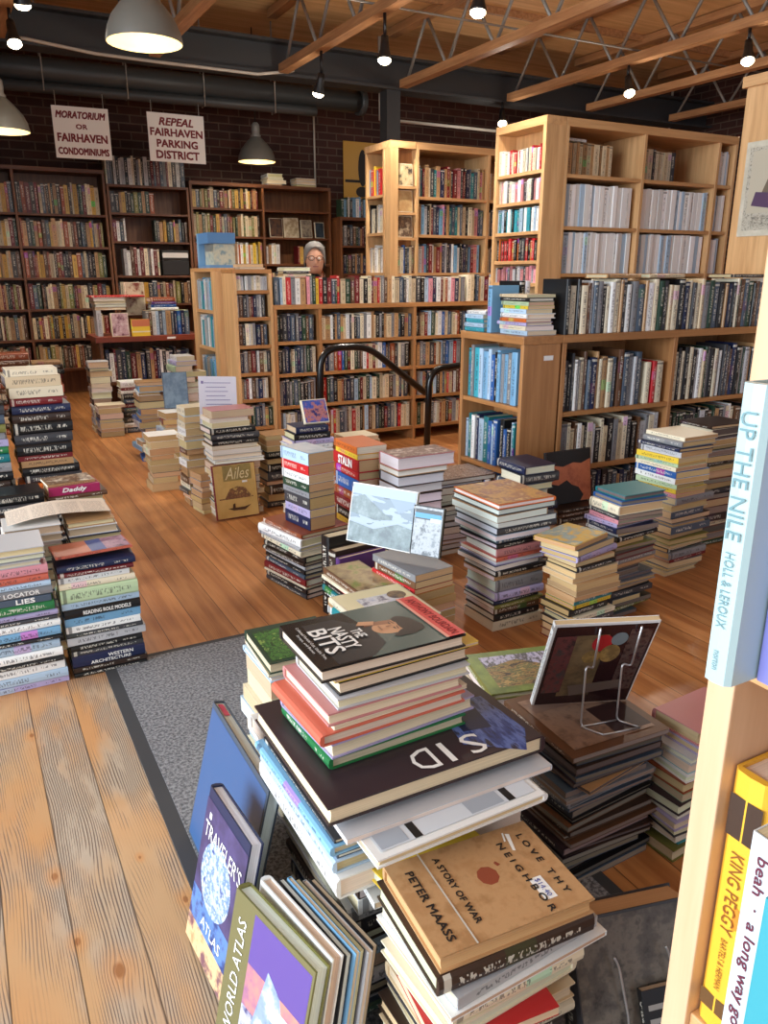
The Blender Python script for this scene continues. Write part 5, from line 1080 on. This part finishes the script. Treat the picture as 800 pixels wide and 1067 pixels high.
# orange picture propped before the low bookcase
op = standing('orange and black picture book propped before the low oak bookcase', 'h', 2.31, 2.70, .16, 0, 8, .27, .25, .014, [(178, 92, 58), (206, 120, 80), (190, 104, 66)], scale=9, col='black')
patch('cover_print', [([(.003, .17), (.05, .185), (.1, .175), (.16, .19), (.21, .182), (.267, .2), (.267, .247), (.003, .247)], 0), ([(.003, .003), (.2, .003), (.22, .03), (.19, .07), (.15, .085), (.12, .11), (.07, .09), (.03, .1), (.003, .08)], 0)], [flat('print_blackbrown', 22, 16, 14)], op, (0, 0, .014), AX, (0, 1, 0), .0012)
S('the pile below the orange-black picture', 2.32, 2.62, 0, gen(5, 15.9, 'dark brown,brown,black', 'S', 'h', (22, 25), (15, 16)), jit=(.003, 1))
# stacks to the right
s16 = S('the pale yellow-topped stack behind the easel', 1.655, 1.765, 0, [('p', 'gold', 'N', 20, 16, 1.6, -.6, .6, 12), ('p', 'slate', 'N', 21, 15, 2.2, .4, 0, 10), ('h', 'lavender', 'S', 22, 15, 2.0, 0, 0, 8), ('p', 'tan', 'N', 19, 14, 1.6), ('h', 'black', 'S', 18, 14, 1.8), ('p', 'beige', 'N', 19, 14, 2.0), ('p', 'cream', 'N', 21, 14, 1.8), ('p', 'tan', 'N', 19, 13, 2.6), ('p', 'beige', 'N', 20, 14, 2.0), ('p', 'tan', 'N', 20, 14, 1.6), ('p', 'teal', 'S', 18, 13, 1.8), ('p', 'yellow', 'S', 18, 13, 1.4), ('h', 'black', 'S', 18, 14, 2.6), ('p', 'cream', 'S', 19, 14, 1.6), ('h', 'charcoal', 'S', 19, 14, 2.0), ('h', 'dark brown', 'S', 20, 14, 2.6), ('p', 'tan', 'N', 20, 14, 2.2), ('h', 'dark red', 'S', 20, 14, 3.0)], rz=4, pages=TANP)
cover_art(s16[0], mat_art('yellow_print', [rgb(200, 190, 140), rgb(220, 180, 90), rgb(150, 170, 170), rgb(230, 206, 140)], 11), .16, .20, .016)
s17 = S('the teal-topped stack right of the pale yellow-topped', 1.945, 1.885, 0, [('h', 'teal', 'N', 19, 15, 1.8, 2.5, 0, -6), ('h', 'blue', 'N', 21, 15, 1.8, 1, 0, -8), ('h', 'cream', 'W', 15, 21, 3.4, 0, 0, -6), ('p', 'charcoal', 'W', 16, 20, 1.6, 0, 0, -8), ('p', 'pink', 'W', 15, 21, 1.6, 0, 0, -6), ('p', 'lavender', 'W', 15, 20, 1.6), ('p', 'navy', 'W', 15.5, 20, 2.0, -.5, 0, -6), ('p', 'white', 'W', 15, 20, 1.2)]+gen(17, 31, 'dark brown,charcoal,tan,brown,slate,grey,black,olive,dark red', 'NSW', 'hp', (20, 22.5), (13, 15)), rz=4, pages=TANP+GREYP)
s17[0]['label'] = 'teal hardback topping the stack between the pale yellow cover and the tall paper stack'
s18 = S('the tall yellow-and-blue spined stack', 2.445, 2.08, 0, [('p', 'cream', 'W', 20, 19, 1.6, 2, 0, -3), ('h', 'grey', 'W', 20, 20, 2.4, 1, 0, -2), ('h', 'navy', 'W', 22, 19, 1.6, -1, -.4, -4), ('p', 'pale grey', 'W', 20, 19, 2.4), ('p', 'yellow', 'W', 21, 18, 2.4), ('p', 'pale green', 'W', 21, 18, 1.6), ('p', 'cream', 'W', 21, 18, 1.8), ('p', 'blue', 'W', 22, 19, 2.6, -.8, 0, -4), ('p', 'white', 'W', 22, 19, 2.4, -1, 0, -5), ('p', 'pale green', 'W', 20, 18, 2.2), ('p', 'yellow', 'W', 20, 18, 2.0), ('p', 'pink', 'W', 20, 18, 1.6)]+gen(15, 33.5, 'tan,brown,charcoal,beige,dark red,olive,dark brown,slate,grey', 'NS', 'hp', (20, 24), (13, 16)), rz=3, pages=TANP)
s19 = S('the rear stack beside the yellow-and-blue spined one', 2.86, 2.28, 0, [('h', 'dark brown', 'W', 18, 24, 1.6), ('h', 'cream', 'W', 17, 22, 3.4), ('p', 'dark red', 'W', 17, 22, 1.6), ('p', 'white', 'W', 17, 21, 2.8), ('h', 'black', 'W', 17, 21, 2.2), ('p', 'pale grey', 'W', 17, 21, 2.4)]+gen(15, 42, 'brown,charcoal,tan,dark green,dark red,dark brown,beige', 'NS', 'hp', (20, 23), (14, 16)), pages=TANP+GREYP)
# ---------------------------------------------------------------- left side
def lab(o, s): o['label'] = s; return o
l1 = S('the near stack at the left edge', -.085, 2.335, 0, [('h', 'pale grey', 'N', 22, 17, 2.2), ('h', 'grey', 'N', 22.5, 17, 1.8), ('h', 'pale grey', 'N', 21, 17, 1.6), ('h', 'pink', 'S', 22.4, 15, 2.8), ('h', 'salmon', 'S', 22.3, 15, 2.2), ('h', 'pale blue', 'S', 23, 15, 1.8), ('h', 'grey', 'S', 23, 15, 2.6), ('p', 'slate', 'S', 22.6, 15, 2.0), ('h', 'green', 'S', 22.6, 15, 3.0), ('h', 'lavender', 'S', 23.3, 16, 1.8), ('h', 'charcoal', 'S', 22.8, 15, 1.4), ('h', 'white', 'S', 23.6, 16, 2.4), ('h', 'light blue', 'S', 23.4, 15, 2.6), ('h', 'black', 'S', 23.1, 16, 1.4), ('h', 'pale blue', 'S', 23, 15, 3.0), ('h', 'white', 'S', 23.6, 15, 2.8), ('h', 'black', 'S', 23.2, 16, 1.6), ('p', 'white', 'S', 24, 17, 2.6), ('h', 'pale blue', 'S', 24, 17, 3.2), ('p', 'lavender', 'S', 24, 17, 1.8)], jit=(.004, 1.2))
text('spine_lettering', 'LIES', .05, .014, M_INKW, l1[7], (-.0006, .07, .010), (0, -1, 0), (0, 0, 1), .0004, 0, .05)
text('spine_lettering', "NT LOCATOR", .13, .013, M_INKW, l1[6], (-.0045, .10, .013), (0, -1, 0), (0, 0, 1), .0004, 0, .03)
l2 = S('the near stack at the mat corner', .163, 2.342, 0.0, [('h', 'navy', 'S', 22.6, 15, 2.2, 0, .4, 0), ('h', 'dark red', 'S', 21.8, 15, 1.6, .1, .4, 0), ('p', 'white', 'S', 20.6, 14, 1.8, 0, .3, 1), ('h', 'cream', 'S', 22, 15, 2.0, 0, .2, 0), ('h', 'pale green', 'S', 22.6, 16, 4.4, 0, 0, 0), ('p', 'pale blue', 'S', 22.8, 16, 2.0, 0, 0, 1), ('h', 'black', 'S', 22.4, 15, 3.0, .4, 0, 0), ('p', 'light blue', 'S', 22.4, 15, 2.6, .3, 0, 1), ('p', 'white', 'S', 22, 15, 2.2, .4, 0, 0), ('h', 'charcoal', 'S', 22.4, 15, 1.6, .5, 0, 0), ('p', 'pale grey', 'S', 23.4, 16, 2.6, .3, 0, 1), ('h', 'black', 'S', 21.4, 15, 2.0, 1.0, 0, 0), ('p', 'charcoal', 'S', 21.6, 15, 1.6, 1.0, 0, 0), ('h', 'navy', 'S', 21.8, 15, 4.0, 1.0, 0, 0), ('p', 'dark brown', 'S', 22.4, 16, 1.6, 1, 0, 0), ('h', 'black', 'S', 22.0, 15, 1.6, 1.1, 0, 0)], jit=(.003, 1))
text('spine_lettering', 'WESTERN', .075, .011, M_INKW, l2[13], (-.0045, .075, .027), (0, -1, 0), (0, 0, 1), .0004, 0, .03); text('spine_lettering', 'ARCHITECTURE', .12, .010, M_INKW, l2[13], (-.0045, .105, .012), (0, -1, 0), (0, 0, 1), .0004, 0, .03)
text('spine_lettering', 'READING ROLE MODELS', .14, .012, M_INKW, l2[6], (-.0045, .10, .015), (0, -1, 0), (0, 0, 1), .0004, 0, .03)
text('spine_lettering', 'AND OTHER STORIES', .15, .011, M_INKW, l2[0], (-.0045, .11, .011), (0, -1, 0), (0, 0, 1), .0004, 0, .03) if False else None
tp = S('the mat corner stack', .165, 2.36, .385, [('p', 'salmon', 'S', 22.5, 12, .8, 0, 0, 4)], jit=(0, 0)); lab(tp[0], 'thin book with salmon and blue cover pictures lying on the mat corner stack')
patch('cover_picture', [(rect(.004, .12, .116, .22), 0), (rect(.004, .075, .116, .12), 1), (rect(.004, .005, .116, .075), 2)], [flat('cv_coral', 206, 128, 104), flat('cv_blue', 70, 90, 150), mat_art('cv_mauve', [rgb(120, 80, 110), rgb(170, 130, 150), rgb(80, 60, 80)], 30)], tp[0], (0, 0, .008), AX, (0, 1, 0))
l3 = S('the left pile under the printed sheet', .035, 2.56, 0, [('h', 'white', 'N', 16.5, 15, 2.8, .6, -3, 0), ('h', 'white', 'N', 17, 15, 2.6, .2, -3, 0), ('h', 'cream', 'N', 17, 16, 2.2)]+gen(12, 37, 'charcoal,cream,white,slate', 'NS', 'h', (16, 17), (15, 16)), jit=(.004, 1.5))
l3b = S('the right pile under the printed sheet', .225, 2.545, 0, [('h', 'tan', 'N', 14.5, 16, 1.8, 0, -.8, 0), ('h', 'white', 'N', 15, 16, 2.8, 0, -1.2, 0), ('h', 'navy', 'N', 16, 16, 2.0, 0, -1.6, 0)]+gen(11, 37.5, 'charcoal,cream,white,slate,navy', 'NS', 'h', (14.5, 15.5), (15, 16)), jit=(.004, 1.5))
[blank(q) for q in (l1[6], l1[7], l2[6], l2[13], s13a[2], ns[6])]
o = empty('printed_sheet', 'large printed paper sheet draped over the piles at the left', 'paper', (.215, 2.62, .452))
n = 8; sh = MB(); sh.sm = True
for i in range(n+1):
    for j in range(3):
        u, v = i/n, j/2
        sh.v.append(Vector((-.16+.31*u, -.085+.17*v-.03*(u-.5)+.05*u, .003+.012*math.sin(u*PI*1.2)+.008*u)))
for i in range(n):
    for j in range(2): sh.face([i*3+j, (i+1)*3+j, (i+1)*3+j+1, i*3+j+1])
mS, nt, b_ = new_mat('printed_paper'); g = NG(nt); tc = g.n('TexCoord'); sx = g.n('SeparateXYZ'); g.l(tc.outputs['Object'], sx.inputs[0])
ln = g.m('GREATER_THAN', g.m('SINE', g.m('MULTIPLY', sx.outputs[1], 900)), .3); wd = g.m('GREATER_THAN', g.noise(g.xyz(g.m('MULTIPLY', sx.outputs[0], 160), g.m('FLOOR', g.m('MULTIPLY', sx.outputs[1], 143)), 0), 1, 1), .46)
mar = g.m('MULTIPLY', g.m('LESS_THAN', g.m('FRACT', g.m('MULTIPLY', g.m('ADD', sx.outputs[0], .16), 13.)), .86), g.m('LESS_THAN', g.m('ABSOLUTE', g.m('SUBTRACT', sx.outputs[1], .01)), .07))
g.l(g.mix(g.m('MULTIPLY', g.m('MULTIPLY', ln, wd), g.m('MULTIPLY', mar, .5)), rgb(232, 216, 196), rgb(90, 80, 74)), b_.inputs['Base Color']); b_.inputs['Roughness'].default_value = .8
sh.build('sheet', mS, o)
l5 = S('the pink-spined pile behind the printed sheet', .205, 2.98, 0, [('p', 'tan', 'S', 17, 13, 1.0, 1, 1, 6), ('p', 'magenta', 'S', 18, 13, 3.2, 1, 0, 3), ('h', 'brown', 'S', 21, 15, 1.8, .4, 0, 3), ('h', 'cream', 'N', 21, 15, 2.4, -.6, 0, 6), ('h', 'pale grey', 'N', 21, 15, 2.0, -.6, 0, 4)]+gen(10, 35.5, 'charcoal,brown,black,dark red', 'S', 'h', (19, 21), (14, 15)))
blank(l5[1])
text('spine_lettering', 'Daddy', .085, .02, M_INKW, l5[1], (-.0006, .09, .016), (0, -1, 0), (0, 0, 1), .0004, .25, .04)
cover_art(l5[0], mat_art('cv_pale', [rgb(200, 180, 150), rgb(110, 80, 60), rgb(230, 214, 190)], 26), .13, .17, .01)
S('the black pile left of the pink-spined one', .02, 2.95, 0, [('h', 'black', 'S', 18, 14, 3.8), ('h', 'charcoal', 'S', 18, 14, 3.0)]+gen(8, 38, 'black,charcoal,dark brown', 'S', 'h', (17, 18), (13, 14)))
l4 = S('the tall dark pile at the left', .135, 3.24, 0, [('p', 'cream', 'S', 18, 13, 2.6, .6, 0, 2), ('p', 'beige', 'S', 19.5, 14, 4.2, 0, 0, 3), ('p', 'cream', 'S', 19, 14, 4.0, .8, 0, 2), ('h', 'dark red', 'S', 18.6, 14, 3.0, .6, 0, 3), ('h', 'navy', 'S', 21, 15, 3.2, .8, 0, 2), ('h', 'dark brown', 'S', 21, 15, 3.4, .6, 0, 3), ('h', 'black', 'S', 21.5, 15, 4.4, .4, 0, 3), ('h', 'charcoal', 'S', 21, 15, 4.0, .4, 0, 3), ('h', 'black', 'S', 20, 15, 4.4, .6, 0, 1), ('p', 'dark red', 'S', 20, 14, 2.0, .6, 0, 2), ('p', 'tan', 'S', 19, 14, 2.6, 1.6, 0, 2), ('h', 'black', 'S', 21, 15, 3.4, 1.6, 0, 3), ('h', 'charcoal', 'S', 21, 16, 3.0, 2.2, 0, 2), ('h', 'orange', 'S', 20, 15, 4.2, 0, -2, 2), ('h', 'dark brown', 'S', 20, 15, 2.4, .4, -1, 0), ('h', 'rust', 'S', 21, 16, 2.6, .2, -2, 0)]+gen(9, 32, 'black,charcoal,dark brown,dark red,navy', 'S', 'h', (19, 21), (14, 15)), pages=TANP+GREYP)
text('spine_lettering', 'SANDE', .09, .02, M_INKW, l4[17], (-.004, .1, .015), (0, -1, 0), (0, 0, 1), .0004) if False else None
S('the green-grey spined pile cut by the edge', -.10, 3.22, 0, [('p', 'yellow', 'S', 21, 14, 3.6), ('h', 'black', 'S', 20, 14, 3.8), ('h', 'charcoal', 'S', 21, 14, 4.0), ('h', 'slate', 'S', 22, 15, 3.6), ('h', 'olive', 'S', 22, 15, 3.2), ('p', 'grey', 'S', 21, 14, 2.6), ('p', 'lavender', 'S', 21, 14, 2.6), ('h', 'green', 'S', 22, 15, 2.6), ('h', 'teal', 'S', 22, 15, 3.6), ('h', 'grey', 'S', 22, 15, 3.6), ('h', 'black', 'S', 22, 15, 3.4)]+gen(12, 44, 'brown,dark brown,charcoal,black', 'S', 'h', (20, 22), (14, 15)))
S('the far red pile deep in the aisle', .50, 7.0, 0, [('h', 'tan', 'S', 22, 16, 3), ('h', 'dark brown', 'S', 24, 17, 4), ('h', 'black', 'S', 24, 17, 4), ('h', 'dark red', 'S', 24, 17, 4)]+gen(8, 36, 'rose,pink,salmon,dark red,orange', 'S', 'h', (20, 24), (15, 17)))
S('the far tan pile before the condominium bookcase', .22, 6.6, 0, gen(14, 62, 'tan,brown,rust,cream,dark brown', 'S', 'h', (20, 24), (15, 17)))
# middle aisle piles, right side of the aisle
S('the white-paged pile at the far aisle end', .86, 6.365, 0, gen(14, 55, 'white,pale grey,cream,pale blue,black,white', 'WWN', 'hp', (14, 16.5), (14, 16)), jit=(.006, 3))
S('the blue-spined low pile in the far aisle', .865, 6.155, 0, [('p', 'cream', 'W', 16, 20, 2.2)]+gen(6, 22, 'white,blue,pale blue,navy,white', 'W', 'p', (15, 16.5), (16, 18)), rz=0, jit=(.005, 1))
S('the dark low pile beside the blue-spined one', 1.06, 6.24, 0, gen(11, 40, 'black,charcoal,dark red,white,slate', 'S', 'h', (17, 20), (14, 16)))
dd = S('the aisle pile beneath the slate-blue leaning book', .99, 5.2, 0, [('h', 'tan', 'N', 22, 16, 2.4)]+gen(15, 50, 'cream,tan,rose,pale grey,charcoal,light blue,white,blue', 'WWN', 'hp', (16, 24), (14, 18)), jit=(.016, 7), pages=TANP)
standing('slate-blue book leaning upright on the aisle pile', 'h', 1.11, 5.02, .37, -12, 14, .15, .23, .016, [(84, 104, 124), (120, 140, 156)], scale=12, col='slate')
S('the purple-spined pile behind the slate-blue book', 1.28, 5.37, 0, gen(17, 66, 'cream,purple,lavender,rose,tan,pale green,white', 'WWN', 'hp', (16, 21), (12, 15)), jit=(.014, 7))
S('the pile before the slate-blue leaning book', 1.06, 4.86, 0, [('p', 'white', 'N', 22, 15, 4)]+gen(9, 33, 'tan,cream,white,pale blue,dark red,orange', 'WWN', 'hp', (16, 22), (13, 16)), jit=(.014, 7), pages=TANP)
S('the tan-paged pile standing out into the aisle', .87, 4.40, 0, [('p', 'white', 'N', 18, 15, 3.4)]+gen(8, 29, 'cream,tan,brown,beige', 'NW', 'p', (15, 17), (13, 15)), pages=TANP)
S('the tall tan-paged pile left of the paper notice', .985, 4.02, 0, gen(15, 53, 'tan,cream,white,charcoal,brown,pale blue', 'NWW', 'p', (12, 15), (12, 15)), jit=(.01, 5), rz=3, pages=TANP)
S('the low tan pile below the notice', 1.0, 3.84, 0, gen(7, 21, 'tan,dark red,charcoal,beige,pale grey', 'N', 'p', (10, 12), (13, 14)), rz=8, pages=TANP)
hh = S('the pile holding the paper notice', 1.045, 3.75, 0, [('p', 'rose', 'N', 22, 15, 3.8), ('p', 'cream', 'N', 20, 15, 2.2), ('p', 'white', 'N', 20, 15, 3.0), ('h', 'black', 'S', 24, 16, 3.0), ('h', 'charcoal', 'S', 25, 16, 3.0), ('h', 'black', 'S', 24, 16, 2.6), ('p', 'tan', 'N', 24, 16, 2.2), ('p', 'cream', 'N', 25, 16, 2.6), ('h', 'pale grey', 'N', 26, 17, 2.6), ('h', 'white', 'N', 26, 17, 2.0)]+gen(8, 28, 'cream,charcoal,tan,white', 'N', 'h', (24, 26), (15, 17)))
S('the pale pile between the notice pile and the aisle', .985, 3.92, .215, [('h', 'pale blue', 'W', 6, 13, 1)], jit=(0, 0)) if False else None
o = empty('paper_notice', 'white paper notice with small lettering propped on a book pile', 'notice', (1.135, 3.93, .425), 0)
Mn = Matrix.Rotation(math.radians(-10), 4, 'X') @ Matrix.Rotation(math.radians(4), 4, 'Y')
MB().box(-.095, 0, 0, .105, .0016, .27, Mn).build('notice_sheet', flat('notice_white', 226, 226, 236, .6), o)
lines = ['Help keep it tidy', 'please return books', 'to the pile you', 'found them in', 'thank you']
pr_ = [(rect(-.075+R.uniform(0, .02), .235-.022*k, .03+R.uniform(0, .06), .238-.022*k), 0) for k in range(9)]
p = patch('notice_print', [(rect(-.082, .232, -.07, .246), 0)]+pr_, [flat('notice_ink', 130, 120, 170)], o, (0, 0, 0), (Mn @ Vector((1, 0, 0))), (Mn @ Vector((0, 0, 1))), .0012)
gd = standing('gold picture book with a sampan drawing leaning on the floor below the notice', 'h', 1.03, 3.70, .004, 2, 9, .225, .275, .018, [(196, 160, 92), (212, 178, 108)], scale=8, col='dark red')
patch('cover_print', [([(.06, .05), (.09, .038), (.15, .036), (.185, .06), (.15, .052), (.09, .052)], 0), ([(.085, .052), (.1, .052), (.1, .075), (.088, .07)], 0), (rect(.02, .098, .2, .104), 1), ([(.05, .104), (.08, .15), (.12, .16), (.16, .15), (.19, .104)], 1), (rect(.05, .19, .2, .27), 2), (rect(.148, .176, .175, .186), 3)], [flat('print_umber', 70, 44, 26), mat_art('print_town', [rgb(150, 104, 66), rgb(110, 74, 52), rgb(196, 160, 92)], 50), mat_art('print_moss', [rgb(130, 116, 66), rgb(160, 138, 80)], 18), M_INKW], gd, (0, 0, .018), AX, (0, 1, 0), .001)
text('lettering', 'Ailes', .13, .06, flat('script_cream', 222, 206, 160), gd, (.125, .228, .018), AX, (0, 1, 0), .0022, .35) if True else None
S('the tan pile right of the notice pile', 1.34, 3.78, 0, [('p', 'tan', 'N', 18, 15, 2.4), ('p', 'beige', 'N', 17, 14, 3.2), ('p', 'cream', 'N', 17, 14, 3.0), ('h', 'black', 'S', 17, 14, 3.6)]+gen(7, 27, 'charcoal,dark brown,tan,black', 'SN', 'h', (16, 18), (13, 15)), pages=TANP)
# about 300 of each kind of book stay single objects, those that show largest; the others join the mass
from mathutils.bvhtree import BVHTree
bpy.context.view_layer.update()
PV_, PF_, OWN = [], [], []
for ob in bpy.data.objects:
    if ob.type == 'MESH':
        top = ob
        while top.parent: top = top.parent
        b = len(PV_); Mw = ob.matrix_world; PV_.extend(Mw @ v.co for v in ob.data.vertices)
        for p in ob.data.polygons: PF_.append([b+i for i in p.vertices]); OWN.append(top.name)
b = len(PV_); PV_.extend(Vector(v) for v in SV); PF_.extend([b+i for i in f] for f in SF); OWN.extend(['shelved_books']*len(SF))
tree = BVHTree.FromPolygons(PV_, PF_)
fx = 400/808; fy = 533.5/808; NX, NY = 400, 533
MW = camo.rotation_euler.to_matrix(); EYEV = Vector(camo.location); hits = {}
for iy in range(NY):
    for ix in range(NX):
        d = (MW @ Vector(((ix+.5)/NX*2*fx-fx, fy-(iy+.5)/NY*2*fy, -1))).normalized()
        k = tree.ray_cast(EYEV, d, 25)[2]
        if k is not None: hits[OWN[k]] = hits.get(OWN[k], 0)+1
def absorb(o):
    for part in ([o] if o.type == 'MESH' else list(o.children)):
        me = part.data; b = len(SV); M = part.matrix_world
        SV.extend(tuple(M @ v.co) for v in me.vertices)
        pap = [m.name.startswith('book_pages') for m in me.materials]
        ca = me.attributes['col'].data; uv = me.uv_layers['spine'].data
        for p in me.polygons:
            SF.append([b+i for i in p.vertices]); SMI.append(1 if pap[p.material_index] else 0)
            for li in p.loop_indices: SCOL.extend(ca[li].color); SUV.extend(uv[li].uv)
    for part in list(o.children): bpy.data.objects.remove(part)
    bpy.data.objects.remove(o)
for nm in ('hardcover_book', 'paperback_book', 'magazine', 'journal'):
    L = [o for o in bpy.data.objects if o.parent is None and o.name.split('.')[0] == nm]
    L.sort(key=lambda o: -(hits.get(o.name, 0)+(1000 if len(o.children) > 2 else 0)))
    drop = [o for i, o in enumerate(L) if (i >= 305 or hits.get(o.name, 0) == 0) and len(o.children) <= 2]
    print('KEEP', nm, len(L)-len(drop), 'of', len(L))
    for o in drop: absorb(o)
# the mass of remaining shelf books
me = bpy.data.meshes.new('shelved_books'); me.from_pydata(SV, [], SF); me.materials.append(M_COVER); me.materials.append(M_PAPER)
me.polygons.foreach_set('material_index', SMI)
a = me.attributes.new('col', 'FLOAT_COLOR', 'CORNER'); a.data.foreach_set('color', SCOL)
l = me.uv_layers.new(name='spine'); l.data.foreach_set('uv', SUV); me.update()
tag(link(bpy.data.objects.new('shelved_books', me)), 'the many small books on the farther shelves around the room', 'books', kind='stuff')
